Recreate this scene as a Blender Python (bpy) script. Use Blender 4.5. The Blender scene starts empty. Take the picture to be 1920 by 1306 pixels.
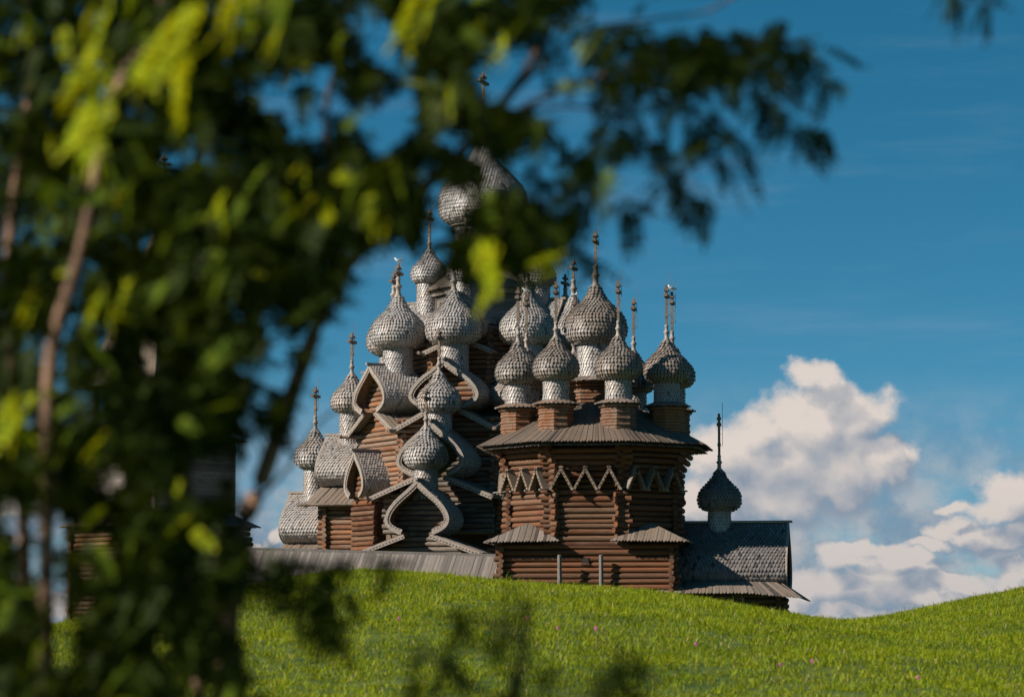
import bpy, math, random
import numpy as np
from mathutils import Vector, Matrix

random.seed(7)
rng = np.random.default_rng(7)
rad = math.radians
scn = bpy.context.scene
COL = scn.collection

# ------------------------------------------------------------------ camera
F = 6000.0                    # focal length in photo pixels (1920 wide)
HOR = 1230.0                  # photo row of the horizon
CAMZ = 1.7
TILT = math.atan((HOR - 653.0) / F)
cam = bpy.data.cameras.new("camera")
camo = bpy.data.objects.new("camera", cam)
COL.objects.link(camo)
camo.location = (0, 0, CAMZ)
camo.rotation_euler = (math.pi / 2 + TILT, 0, 0)
cam.sensor_width = 36.0
cam.lens = F / 1920.0 * 36.0
cam.clip_start = 0.05
cam.clip_end = 30000
cam.dof.use_dof = True
cam.dof.focus_distance = 206.0
cam.dof.aperture_fstop = 2.9
cam.dof.aperture_blades = 0
scn.camera = camo


def P(px, py, Y):
    """the point at depth Y that shows at photo pixel (px, py)"""
    a = (px - 960.0) / F
    b = (653.0 - py) / F
    d = Vector((a, math.cos(TILT) - b * math.sin(TILT), math.sin(TILT) + b * math.cos(TILT)))
    d *= Y / d.y
    return Vector((d.x, d.y, d.z + CAMZ))


# ------------------------------------------------------------------ light
SUN_EL, SUN_AZ = 31.0, 69.0   # azimuth: left of the direction from the church to the camera
SUNV = Vector((-math.sin(rad(SUN_AZ)) * math.cos(rad(SUN_EL)),
               -math.cos(rad(SUN_AZ)) * math.cos(rad(SUN_EL)), math.sin(rad(SUN_EL))))
sl = bpy.data.lights.new("sun", 'SUN')
sl.energy = 5.0
sl.angle = rad(0.55)
sl.color = (1.0, 0.89, 0.77)
so = bpy.data.objects.new("sun", sl)
COL.objects.link(so)
so.rotation_euler = (-SUNV).to_track_quat('-Z', 'Y').to_euler()
so.location = (-60, -30, 80)

vs = scn.view_settings
vs.view_transform = 'Standard'
vs.look = 'None'
vs.exposure = 0.72
vs.gamma = 1.0
vs.use_curve_mapping = False
scn.render.engine = 'CYCLES'
scn.cycles.use_denoising = True
scn.cycles.max_bounces = 6
scn.cycles.diffuse_bounces = 3
scn.cycles.transparent_max_bounces = 4

world = bpy.data.worlds.new("World")
scn.world = world
world.use_nodes = True
world.cycles.sampling_method = 'MANUAL'
world.cycles.sample_map_resolution = 256


class NT:
    """small helper to write node trees"""

    def __init__(self, tree):
        self.t = tree

    def n(self, kind, **kw):
        nd = self.t.nodes.new(kind)
        for k, v in kw.items():
            setattr(nd, k, v)
        return nd

    def link(self, a, b):
        self.t.links.new(a, b)

    def put(self, sock, v):
        if isinstance(v, bpy.types.NodeSocket):
            self.t.links.new(v, sock)
        else:
            sock.default_value = v

    def math(self, op, a, b=0.0, c=0.0, clamp=False):
        nd = self.n('ShaderNodeMath', operation=op, use_clamp=clamp)
        for s, v in zip(nd.inputs, (a, b, c)):
            self.put(s, v)
        return nd.outputs[0]

    def vmath(self, op, a, b=(0, 0, 0), out=0):
        nd = self.n('ShaderNodeVectorMath', operation=op)
        self.put(nd.inputs[0], a)
        if op == 'SCALE':
            self.put(nd.inputs['Scale'], b)
        else:
            self.put(nd.inputs[1], b)
        return nd.outputs[out]

    def mix(self, fac, a, b, blend='MIX'):
        nd = self.n('ShaderNodeMix', data_type='RGBA', blend_type=blend)
        self.put(nd.inputs[0], fac)
        for s, v in ((nd.inputs[6], a), (nd.inputs[7], b)):
            if not isinstance(v, bpy.types.NodeSocket) and len(v) == 3:
                v = (*v, 1)
            self.put(s, v)
        return nd.outputs[2]

    def ramp(self, fac, lo, hi, a=0.0, b=1.0, smooth=True):
        nd = self.n('ShaderNodeMapRange')
        nd.interpolation_type = 'SMOOTHSTEP' if smooth else 'LINEAR'
        self.put(nd.inputs[0], fac)
        for i, v in enumerate((lo, hi, a, b)):
            nd.inputs[i + 1].default_value = v
        return nd.outputs[0]

    def noise(self, vec, scale, detail=4.0, rough=0.5, out=0):
        nd = self.n('ShaderNodeTexNoise')
        self.put(nd.inputs['Vector'], vec)
        nd.inputs['Scale'].default_value = scale
        nd.inputs['Detail'].default_value = detail
        nd.inputs['Roughness'].default_value = rough
        return nd.outputs[out]


# cumulus banks: centre (photo px), radii (px) -> angles on the sky dome
CLOUDS = [
    (1512, 698, 40, 30), (1545, 735, 52, 40), (1590, 775, 62, 50), (1520, 800, 95, 60),
    (1400, 800, 62, 48), (1345, 850, 75, 60), (1450, 880, 120, 70), (1560, 860, 95, 62),
    (1640, 858, 52, 34), (1660, 845, 34, 26), (1330, 930, 80, 45), (1440, 935, 90, 40),
    (1775, 935, 30, 12), (1880, 912, 62, 40), (1850, 940, 75, 24),
    (1900, 985, 60, 22), (1800, 978, 50, 20), (1840, 1000, 55, 22), (1545, 1040, 38, 24), (1620, 1062, 62, 40),
    (1560, 1092, 70, 36), (1650, 1100, 70, 30), (1700, 1045, 35, 18), (1640, 1018, 50, 14), 
    (1895, 1085, 48, 38), (1560, 1142, 85, 13), (1900, 1040, 40, 14),
    (1530, 1030, 30, 20), (1580, 1012, 40, 14), (1660, 1040, 40, 24), (1760, 985, 40, 14), (1725, 1010, 36, 12),
    (1780, 1075, 60, 20), (1740, 1112, 60, 16), (1850, 1112, 50, 18), (1485, 1100, 40, 30), (1500, 1147, 60, 12), (1690, 1142, 80, 11),
    (520, 985, 20, 16), (470, 1000, 30, 12), (110, 1120, 60, 20), (20, 950, 50, 30),
]


def cloud_group():
    g = bpy.data.node_groups.new("cloud_density", 'ShaderNodeTree')
    g.interface.new_socket("P", in_out='INPUT', socket_type='NodeSocketVector')
    g.interface.new_socket("D", in_out='OUTPUT', socket_type='NodeSocketFloat')
    g.interface.new_socket("S", in_out='OUTPUT', socket_type='NodeSocketFloat')
    w = NT(g)
    gi, go = w.n('NodeGroupInput'), w.n('NodeGroupOutput')
    p = gi.outputs[0]
    warp = w.vmath('SCALE', w.vmath('SUBTRACT', w.noise(p, 7.0, 5, 0.55, out=1), (0.5, 0.5, 0.5)), 0.13)
    p2 = w.vmath('ADD', p, warp)
    acc = None
    for cx, cy, rx, ry in CLOUDS:
        rx, ry = rx * 1.08, ry * 1.10
        c = ((cx + 16 - 960) / 1000, (HOR - cy - 14) / 1000, 0)
        v = w.vmath('MULTIPLY', w.vmath('SUBTRACT', p2, c), (1000 / rx, 1000 / ry, 0))
        val = w.math('SUBTRACT', 1.0, w.vmath('DOT_PRODUCT', v, v, out=1))
        if acc is None:
            acc = val
        else:
            nd = w.n('ShaderNodeMath', operation='SMOOTH_MAX')
            w.put(nd.inputs[0], acc)
            w.put(nd.inputs[1], val)
            nd.inputs[2].default_value = 0.5
            acc = nd.outputs[0]
    # the same kind of cloud goes on round the rest of the horizon
    sep = w.n('ShaderNodeSeparateXYZ')
    w.put(sep.inputs[0], p)
    side = w.ramp(w.math('ABSOLUTE', sep.outputs[0]), 1.0, 1.3)
    low = w.ramp(sep.outputs[1], 0.25, 0.65, 1.0, -0.6)
    gen = w.math('ADD', w.math('MULTIPLY', w.math('SUBTRACT', w.noise(p2, 1.6, 3, 0.5), 0.56), 9.0),
                 w.math('SUBTRACT', low, 1.0))
    gen = w.math('SUBTRACT', w.math('MULTIPLY', w.math('ADD', gen, 3.0), side), 3.0)
    acc = w.math('MAXIMUM', acc, gen)
    acc = w.math('MAXIMUM', acc, -3.0)
    fb = w.math('MULTIPLY', w.math('SUBTRACT', w.noise(p, 11.0, 9, 0.60), 0.5), 2.6)
    big = w.math('MULTIPLY', w.math('SUBTRACT', w.noise(p2, 12.0, 2, 0.5), 0.5), 1.7)
    w.link(w.math('ADD', acc, fb), go.inputs[0])
    w.link(w.math('ADD', w.math('MINIMUM', acc, 1.2), big), go.inputs[1])
    return g


def build_world():
    t = world.node_tree
    t.nodes.clear()
    w = NT(t)
    STR = 0.10
    tc = w.n('ShaderNodeTexCoord').outputs['Generated']
    sky = w.n('ShaderNodeTexSky', sky_type='NISHITA', sun_disc=False)
    sky.sun_elevation = rad(SUN_EL)
    sky.sun_rotation = math.atan2(SUNV.x, SUNV.y)
    sky.air_density = 1.0
    sky.dust_density = 0.15
    sky.ozone_density = 3.0
    # deep, clear northern sky: the whole dome is read a little higher up
    sep = w.n('ShaderNodeSeparateXYZ')
    w.put(sep.inputs[0], tc)
    z2 = w.math('ADD', w.math('MULTIPLY', sep.outputs[2], 2.3), 0.055)
    cmb = w.n('ShaderNodeCombineXYZ')
    w.put(cmb.inputs[0], sep.outputs[0])
    w.put(cmb.inputs[1], sep.outputs[1])
    w.put(cmb.inputs[2], z2)
    w.put(sky.inputs[0], w.vmath('NORMALIZE', cmb.outputs[0]))
    hs = w.n('ShaderNodeHueSaturation')
    hs.inputs['Hue'].default_value = 0.476
    hs.inputs['Saturation'].default_value = 1.34
    hs.inputs['Value'].default_value = 0.57
    w.put(hs.inputs['Color'], sky.outputs[0])
    skyc = hs.outputs[0]
    # angles on the dome, in thousands of photo pixels
    U = w.math('MULTIPLY', w.math('ARCTAN2', sep.outputs[0], sep.outputs[1]), F / 1000)
    V = w.math('MULTIPLY', w.math('ARCSINE', sep.outputs[2]), F / 1000)
    q = w.n('ShaderNodeCombineXYZ')
    w.put(q.inputs[0], U)
    w.put(q.inputs[1], V)
    Q = q.outputs[0]
    g = cloud_group()

    def dens(vec):
        nd = w.n('ShaderNodeGroup')
        nd.node_tree = g
        w.put(nd.inputs[0], vec)
        return nd.outputs
    d0, s0 = dens(Q)
    d1, s1 = dens(w.vmath('ADD', Q, (-0.026, 0.040, 0)))
    lit = w.math('ADD', w.math('MULTIPLY', w.math('SUBTRACT', s0, s1), 0.62), 0.48)
    lit = w.math('ADD', lit, w.math('MULTIPLY', w.math('SUBTRACT', d0, d1), 0.16), clamp=True)
    high = w.ramp(V, 0.05, 0.50, 0.66, 1.08)
    lit = w.math('MULTIPLY', lit, high, clamp=True)
    ccol = w.mix(lit, tuple(c / STR for c in (0.145, 0.180, 0.230)), tuple(c / STR for c in (0.465, 0.405, 0.362)))
    mask = w.ramp(d0, -0.70, 0.60, 0.0, 0.94)
    # broken grey-white deck low down and faint streaks higher up
    st = w.vmath('MULTIPLY', Q, (1.0, 7.0, 1.0))
    streak = w.math('MULTIPLY', w.ramp(w.noise(st, 1.3, 6, 0.6), 0.48, 0.78), 0.13)
    deck = w.math('MULTIPLY', w.ramp(V, 0.18, 0.56, 0.92, 0.0),
                  w.ramp(w.noise(w.vmath('MULTIPLY', Q, (1.0, 1.9, 1.0)), 4.5, 7, 0.6), 0.22, 0.58))
    deckc = w.mix(w.ramp(w.noise(Q, 11.0, 4, 0.6), 0.35, 0.7), tuple(c / STR for c in (0.125, 0.17, 0.23)),
                  tuple(c / STR for c in (0.30, 0.285, 0.285)))
    base = w.mix(streak, skyc, tuple(c / STR for c in (0.24, 0.28, 0.35)))
    base = w.mix(deck, base, deckc)
    col = w.mix(mask, base, ccol)
    bg = w.n('ShaderNodeBackground')
    w.put(bg.inputs[0], col)
    bg.inputs[1].default_value = STR
    out = w.n('ShaderNodeOutputWorld')
    w.link(bg.outputs[0], out.inputs[0])


build_world()


# ------------------------------------------------------------------ materials
def mat_base(name, rough=0.8):
    m = bpy.data.materials.new(name)
    m.use_nodes = True
    w = NT(m.node_tree)
    b = m.node_tree.nodes['Principled BSDF']
    b.inputs['Roughness'].default_value = rough
    b.inputs['Specular IOR Level'].default_value = 0.25
    return m, w, b


def bump(w, b, h, strength=0.3, dist=0.02):
    nd = w.n('ShaderNodeBump')
    nd.inputs['Strength'].default_value = strength
    nd.inputs['Distance'].default_value = dist
    w.put(nd.inputs['Height'], h)
    w.link(nd.outputs[0], b.inputs['Normal'])


def mat_island(name, dark, light, warm, rough=0.62, grain=(9, 9, 2.0), spec=0.35):
    """weathered wood pieces: each piece its own grey, with grain and damp stains"""
    m, w, b = mat_base(name, rough)
    b.inputs['Specular IOR Level'].default_value = spec
    geo = w.n('ShaderNodeNewGeometry')
    isl = geo.outputs['Random Per Island']
    pos = geo.outputs['Position']
    oi = w.n('ShaderNodeObjectInfo').outputs['Random']
    c = w.mix(isl, dark, light)
    c = w.mix(w.ramp(oi, 0.0, 1.0, 0.0, 0.45, False), c, warm)
    old = w.math('GREATER_THAN', w.math('FRACT', w.math('MULTIPLY', isl, 9.13)), 0.97)
    c = w.mix(old, c, tuple(v * 0.45 for v in dark))
    tone = w.noise(pos, 0.6, 4, 0.6)
    c = w.mix(w.ramp(tone, 0.42, 0.72), c, warm)
    gr = w.noise(w.vmath('MULTIPLY', pos, grain), 3.0, 5, 0.65)
    c = w.mix(w.ramp(gr, 0.35, 0.7, 0.0, 0.45), c, tuple(v * 0.45 for v in dark))
    w.link(c, b.inputs['Base Color'])
    bump(w, b, gr, 0.25, 0.01)
    return m


def mat_log(name, a, c2, grey, greyness=0.35):
    m, w, b = mat_base(name, 0.72)
    tc = w.n('ShaderNodeTexCoord').outputs['Object']
    oi = w.n('ShaderNodeObjectInfo').outputs['Random']
    off = w.n('ShaderNodeCombineXYZ')
    w.put(off.inputs[0], w.math('MULTIPLY', oi, 97.0))
    w.put(off.inputs[1], w.math('MULTIPLY', oi, 31.0))
    v = w.vmath('ADD', tc, off.outputs[0])
    gr = w.noise(w.vmath('MULTIPLY', v, (5.0, 9.0, 9.0)), 1.6, 6, 0.65)
    st = w.noise(w.vmath('MULTIPLY', v, (4.0, 1.3, 1.3)), 1.0, 4, 0.6)
    oj = w.math('FRACT', w.math('MULTIPLY', oi, 7.31))
    col = w.mix(oi, a, c2)
    col = w.mix(w.ramp(oj, 0.55, 1.0, 0.0, 0.8), col, grey)
    col = w.mix(w.ramp(oj, 0.0, 0.25, 0.65, 0.0), col, tuple(x * 0.4 for x in c2))
    col = w.mix(w.ramp(st, 0.42, 0.66, 0, greyness * 1.6), col, grey)
    col = w.mix(w.ramp(gr, 0.44, 0.70, 0.0, 0.75), col, tuple(x * 0.25 for x in a))
    w.link(col, b.inputs['Base Color'])
    bump(w, b, gr, 0.8, 0.05)
    return m


def mat_plain(name, c, var=0.3, scale=8.0, rough=0.8, stretch=(1, 1, 1)):
    m, w, b = mat_base(name, rough)
    pos = w.n('ShaderNodeNewGeometry').outputs['Position']
    n = w.noise(w.vmath('MULTIPLY', pos, stretch), scale, 5, 0.6)
    w.link(w.mix(w.ramp(n, 0.3, 0.72), tuple(x * (1 - var) for x in c), tuple(min(1, x * (1 + var)) for x in c)),
           b.inputs['Base Color'])
    bump(w, b, n, 0.2, 0.01)
    return m


M = {}
M['shingle'] = mat_island('weathered_aspen_shingle', (0.265, 0.255, 0.25), (0.41, 0.40, 0.39), (0.32, 0.27, 0.23), 0.44, spec=0.32)
M['shingle_dark'] = mat_island('old_dark_shingle', (0.095, 0.092, 0.092), (0.22, 0.21, 0.205), (0.15, 0.13, 0.115), 0.5, spec=0.28)
M['shingle_brown'] = mat_island('brownish_shingle', (0.165, 0.148, 0.134), (0.27, 0.245, 0.225), (0.20, 0.16, 0.128), 0.46, spec=0.32)
M['plank'] = mat_island('grey_roof_board', (0.10, 0.087, 0.076), (0.24, 0.205, 0.175), (0.22, 0.16, 0.115), 0.7)
M['plank_brown'] = mat_island('brown_roof_board', (0.070, 0.058, 0.048), (0.165, 0.135, 0.11), (0.155, 0.11, 0.078), 0.7)
M['log_old'] = mat_log('old_grey_log', (0.165, 0.112, 0.078), (0.095, 0.066, 0.050), (0.20, 0.175, 0.15), 0.6)
M['bark_shaded'] = mat_plain('shaded_shoot_bark', (0.035, 0.028, 0.020), 0.3, 14, 0.85)  # bark darkened: shade on the young shoot put into the colour
M['under'] = mat_plain('shaded_roof_lining', (0.035, 0.029, 0.026), 0.3, 3)  # near-black: shade in the gaps under shingles and boards put into the colour
M['lining'] = mat_plain('brown_hood_boards', (0.20, 0.125, 0.075), 0.4, 6, 0.8, (1, 1, 2))
M['core'] = mat_plain('dark_timber_core', (0.045, 0.030, 0.022), 0.3, 3)
M['log'] = mat_log('red_brown_log', (0.175, 0.064, 0.024), (0.068, 0.026, 0.013), (0.145, 0.090, 0.056), 0.36)
M['log_grey'] = mat_log('greyed_log', (0.29, 0.122, 0.050), (0.145, 0.062, 0.030), (0.20, 0.158, 0.122), 0.5)
M['log_dark'] = mat_log('dark_log', (0.10, 0.055, 0.038), (0.07, 0.040, 0.030), (0.12, 0.095, 0.08), 0.4)
M['fascia'] = mat_plain('grey_fascia_board', (0.24, 0.208, 0.18), 0.4, 7, 0.7, (1, 1, 3))
M['trim'] = mat_plain('brown_grey_trim', (0.175, 0.130, 0.095), 0.45, 6, 0.75)
M['cross'] = mat_plain('weathered_cross_wood', (0.15, 0.115, 0.09), 0.35, 4)
M['metal'] = mat_plain('grey_neck_wood', (0.26, 0.225, 0.195), 0.3, 5, 0.6)
M['hole'] = mat_plain('cut_hole', (0.03, 0.025, 0.02), 0.2, 4)
M['wallboard'] = mat_island('grey_wall_board', (0.26, 0.235, 0.22), (0.36, 0.33, 0.31), (0.30, 0.27, 0.24), 0.75, (2, 2, 9))
M['wire'] = mat_plain('dark_wire', (0.04, 0.04, 0.045), 0.2, 4, 0.5)
M['bark'] = mat_plain('smooth_rowan_bark', (0.20, 0.125, 0.085), 0.5, 14, 0.85, (1, 1, 0.5))
M['post'] = mat_plain('bleached_post', (0.14, 0.13, 0.12), 0.35, 6, 0.8, (3, 3, 0.6))
M['gull_white'] = mat_plain('white_feathers', (0.80, 0.80, 0.78), 0.05, 9)
M['gull_grey'] = mat_plain('grey_feathers', (0.35, 0.38, 0.42), 0.1, 9)
M['gull_dark'] = mat_plain('black_feathers', (0.03, 0.03, 0.03), 0.1, 9)
M['beak'] = mat_plain('yellow_beak', (0.5, 0.3, 0.03), 0.1, 9)
M['clover'] = mat_plain('pink_clover', (0.55, 0.16, 0.33), 0.3, 40)


def mat_leaf(name, dark, light, trans=0.35, rough=0.45, patches=False):
    m, w, b = mat_base(name, rough)
    geo = w.n('ShaderNodeNewGeometry')
    isl = geo.outputs['Random Per Island']
    b.inputs['Specular IOR Level'].default_value = 0.12
    c = w.mix(isl, dark, light)
    if patches:
        pos = geo.outputs['Position']
        c = w.mix(w.ramp(w.noise(pos, 0.35, 4, 0.6), 0.46, 0.68, 0.0, 0.65), c, (0.040, 0.100, 0.006))  # darker green patches: soft shadow bands painted into the grass
        c = w.mix(w.ramp(w.noise(pos, 0.9, 5, 0.65), 0.55, 0.75, 0.0, 0.42), c, (0.21, 0.20, 0.045))
        dry = w.math('GREATER_THAN', w.math('FRACT', w.math('MULTIPLY', isl, 13.7)), 0.965)
        c = w.mix(dry, c, (0.42, 0.34, 0.16))
    w.link(c, b.inputs['Base Color'])
    tr = w.n('ShaderNodeBsdfTranslucent')
    w.put(tr.inputs[0], w.mix(0.6, c, (light[0] * 1.5, light[1] * 1.25, light[2] * 0.4), 'MIX'))
    mx = w.n('ShaderNodeMixShader')
    mx.inputs[0].default_value = trans
    w.link(b.outputs[0], mx.inputs[1])
    w.link(tr.outputs[0], mx.inputs[2])
    w.link(mx.outputs[0], m.node_tree.nodes['Material Output'].inputs[0])
    return m


M['leaf'] = mat_leaf('shaded_rowan_leaf', (0.009, 0.020, 0.002), (0.036, 0.058, 0.004), 0.26, 0.6)  # darkened copy: shade under the canopy put into the leaf colour
M['leaf_bright'] = mat_leaf('sunlit_yellow_green_leaf', (0.19, 0.27, 0.003), (0.36, 0.39, 0.004), 0.38, 0.6)  # yellowish leaves, with sunlight also put into the colour
M['leaf_mid'] = mat_leaf('sunlit_leaf', (0.055, 0.105, 0.004), (0.13, 0.185, 0.005), 0.36, 0.6)  # lighter copy of the green leaf, sunlight put into the colour
M['grass'] = mat_leaf('grass_blade', (0.076, 0.160, 0.004), (0.305, 0.340, 0.013), 0.37, 0.55, True)


# ------------------------------------------------------------------ mesh helpers
class MB:
    def __init__(self):
        self.v, self.f = [], []

    def add(self, vs, fs):
        o = len(self.v)
        self.v.extend([tuple(p) for p in vs])
        self.f.extend([tuple(i + o for i in f) for f in fs])

    def box(self, x0, x1, y0, y1, z0, z1):
        self.add([(x0, y0, z0), (x1, y0, z0), (x1, y1, z0), (x0, y1, z0),
                  (x0, y0, z1), (x1, y0, z1), (x1, y1, z1), (x0, y1, z1)],
                 [(3, 2, 1, 0), (4, 5, 6, 7), (0, 1, 5, 4), (1, 2, 6, 5), (2, 3, 7, 6), (3, 0, 4, 7)])

    def slab(self, poly, nrm, t):
        """polygon pushed along nrm by t"""
        n = len(poly)
        nrm = Vector(nrm)
        a = [Vector(p) for p in poly]
        b = [p - nrm * t for p in a]
        fs = [tuple(range(n)), tuple(range(2 * n - 1, n - 1, -1))]
        for i in range(n):
            j = (i + 1) % n
            fs.append((i, i + n, j + n, j))
        self.add(a + b, fs)

    def tube(self, pts, rs, n=8, cap=True):
        pts = [Vector(p) for p in pts]
        vs, fs = [], []
        ref = Vector((0.13, 0.21, 0.97))
        for i, p in enumerate(pts):
            d = (pts[min(i + 1, len(pts) - 1)] - pts[max(i - 1, 0)]).normalized()
            r = ref if abs(d.dot(ref)) < 0.95 else Vector((1, 0, 0))
            u = d.cross(r).normalized()
            v = d.cross(u)
            for k in range(n):
                a = 2 * math.pi * k / n
                vs.append(p + (u * math.cos(a) + v * math.sin(a)) * rs[i])
        for i in range(len(pts) - 1):
            for k in range(n):
                k2 = (k + 1) % n
                fs.append((i * n + k, i * n + k2, (i + 1) * n + k2, (i + 1) * n + k))
        if cap:
            fs.append(tuple(range(n - 1, -1, -1)))
            fs.append(tuple((len(pts) - 1) * n + k for k in range(n)))
        self.add(vs, fs)

    def lathe(self, prof, n=32, rot=0.0, cap=True):
        vs, fs = [], []
        for r, z in prof:
            for k in range(n):
                a = 2 * math.pi * k / n + rot
                vs.append((r * math.cos(a), r * math.sin(a), z))
        for i in range(len(prof) - 1):
            for k in range(n):
                k2 = (k + 1) % n
                fs.append((i * n + k, i * n + k2, (i + 1) * n + k2, (i + 1) * n + k))
        if cap:
            fs.append(tuple(range(n - 1, -1, -1)))
            fs.append(tuple((len(prof) - 1) * n + k for k in range(n)))
        self.add(vs, fs)

    def mesh(self, name, mat, smooth=False):
        me = bpy.data.meshes.new(name)
        me.from_pydata(self.v, [], self.f)
        if mat:
            for m in (mat if isinstance(mat, list) else [mat]):
                me.materials.append(m)
        if smooth:
            me.polygons.foreach_set('use_smooth', [True] * len(me.polygons))
        me.update()
        return me


def obj(name, me, parent=None, loc=(0, 0, 0), rot=(0, 0, 0), scale=(1, 1, 1)):
    o = bpy.data.objects.new(name, me)
    COL.objects.link(o)
    if parent:
        o.parent = parent
    o.location = loc
    o.rotation_euler = rot
    o.scale = scale
    return o


def build(name, mb, mat, parent=None, smooth=False, **kw):
    return obj(name, mb.mesh(name, mat, smooth), parent, **kw)


def thing(name, label, cat, loc=(0, 0, 0), rz=0.0, group=None):
    o = obj(name, None, None, loc, (0, 0, rz))
    o.empty_display_size = 0.3
    o['label'] = label
    o['category'] = cat
    if group:
        o['group'] = group
    return o


def stuff(o):
    o['kind'] = 'stuff'
    return o


def catmull(ctrl, per=4):
    out = []
    n = len(ctrl)
    for i in range(n - 1):
        p0, p1, p2, p3 = ctrl[max(i - 1, 0)], ctrl[i], ctrl[i + 1], ctrl[min(i + 2, n - 1)]
        for k in range(per):
            t = k / per
            out.append(tuple(0.5 * (2 * b + (c - a) * t + (2 * a - 5 * b + 4 * c - d) * t * t
                                    + (3 * b - a - 3 * c + d) * t ** 3) for a, b, c, d in zip(p0, p1, p2, p3)))
    out.append(tuple(ctrl[-1]))
    return out


class Curve2:
    """arc-length walk along a 2-d polyline, with the outward normal on its right-hand side"""

    def __init__(self, pts):
        self.p = np.array(pts, float)
        d = np.diff(self.p, axis=0)
        self.l = np.hypot(d[:, 0], d[:, 1])
        self.s = np.concatenate([[0], np.cumsum(self.l)])
        self.L = float(self.s[-1])
        self.d = d / self.l[:, None]

    def at(self, s):
        s = min(max(s, 0.0), self.L - 1e-6)
        i = int(np.searchsorted(self.s, s, side='right') - 1)
        t = (s - self.s[i]) / self.l[i]
        p = self.p[i] + (self.p[i + 1] - self.p[i]) * t
        d = self.d[i]
        if t > 0.5 and i + 1 < len(self.d):
            d = d * (1.5 - t) + self.d[i + 1] * (t - 0.5)
        elif t <= 0.5 and i > 0:
            d = d * (0.5 + t) + self.d[i - 1] * (0.5 - t)
        return p, (d[1], -d[0])


def shingles_lathe(prof, nmax, row, lift, rmax):
    """rows of pointed shingles on a turned body; prof runs from bottom to top"""
    c = Curve2(prof)
    mb = MB()
    nrow = int(c.L / row)
    r0 = random.Random(3)
    for i in range(nrow):
        s = (i + 0.35) * row
        p, _ = c.at(s)
        n = max(9, int(round(nmax * p[0] / rmax)))
        ph = 0.5 * (i % 2)
        for k in range(n):
            a0 = 2 * math.pi * (k + ph) / n
            ha = math.pi / n * 0.78
            j = 1 + r0.uniform(-0.10, 0.10)
            lf = lift * r0.uniform(0.7, 1.35)

            def pt(ss, ang, off):
                q, nr = c.at(ss)
                r = max(q[0] + nr[0] * off, 0.003)
                return (r * math.cos(ang), r * math.sin(ang), q[1] + nr[1] * off)
            st, sm, sb = s + row * 1.25, s + row * 0.10 * j, s - row * 0.42 * j
            vs = [pt(st, a0 - ha, 0.08 * lf), pt(st, a0 + ha, 0.08 * lf), pt(sm, a0 + ha, 0.85 * lf),
                  pt(sb, a0 + ha * 0.12, lf), pt(sm, a0 - ha, 0.85 * lf),
                  pt(sm, a0 + ha, 0), pt(sb, a0, 0), pt(sm, a0 - ha, 0)]
            mb.add(vs, [(0, 4, 3, 2, 1), (2, 3, 6, 5), (3, 4, 7, 6)])
    return mb


def shingles_extrude(mb, prof, y0, y1, width, row, lift, mirror=1):
    """rows of pointed shingles on an extruded roof; prof (x, z) runs from bottom to ridge"""
    c = Curve2(prof)
    nrow = int(c.L / row)
    n = max(2, int(round((y1 - y0) / width)))
    w = (y1 - y0) / n
    for i in range(nrow):
        s = (i + 0.3) * row
        sh = 0.5 * (i % 2)
        for k in range(n + (1 if i % 2 else 0)):
            yc = y0 + (k + 0.5 - sh) * w
            a, b = max(yc - w * 0.42, y0), min(yc + w * 0.42, y1)
            if b - a < 0.02:
                continue
            lf = lift * random.uniform(0.7, 1.35)
            j = 1 + random.uniform(-0.12, 0.12)

            def pt(ss, y, off):
                q, nr = c.at(ss)
                return ((q[0] + nr[0] * off) * mirror, y, q[1] + nr[1] * off)
            st, sm, sb = s + row * 1.25, s + row * 0.1 * j, s - row * 0.42 * j
            vs = [pt(st, a, 0.08 * lf), pt(st, b, 0.08 * lf), pt(sm, b, 0.85 * lf), pt(sb, 0.5 * (a + b), lf),
                  pt(sm, a, 0.85 * lf), pt(sm, b, 0), pt(sb, 0.5 * (a + b), 0), pt(sm, a, 0)]
            fs = [(0, 4, 3, 2, 1), (2, 3, 6, 5), (3, 4, 7, 6)]
            if mirror < 0:
                fs = [tuple(reversed(f)) for f in fs]
            mb.add(vs, fs)


def planks_tri(mb, ap, D, C, width=0.2, t=0.05, tip=0.1):
    """parallel boards on a triangular slope: apex ap, eave from D to C"""
    ap, D, C = Vector(ap), Vector(D), Vector(C)
    e = C - D
    t0 = (ap - D).dot(e) / e.dot(e)
    foot = D + e * t0
    up = ap - foot
    n = max(3, int(e.length / width))

    def fr(x):
        return max(0.0, min(x / t0 if x < t0 else (1 - x) / (1 - t0), 1.0))
    nrm = e.cross(up).normalized()
    if nrm.z < 0:
        nrm = -nrm
    dr = -up.normalized()
    for i in range(n):
        a, b = (i + 0.03) / n, (i + 0.97) / n
        o = nrm * (0.02 * (i % 2) + random.uniform(0, 0.012)) + dr * random.uniform(-0.02, 0.02)
        b0, b1 = D + e * a, D + e * b
        poly = [b0 + up * fr(a) + o, b1 + up * fr(b) + o, b1 + o, (b0 + b1) / 2 + dr * tip + o, b0 + o]
        if (poly[1] - poly[0]).cross(poly[2] - poly[0]).dot(nrm) < 0:
            poly.reverse()
        mb.slab(poly, nrm, t)


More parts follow.
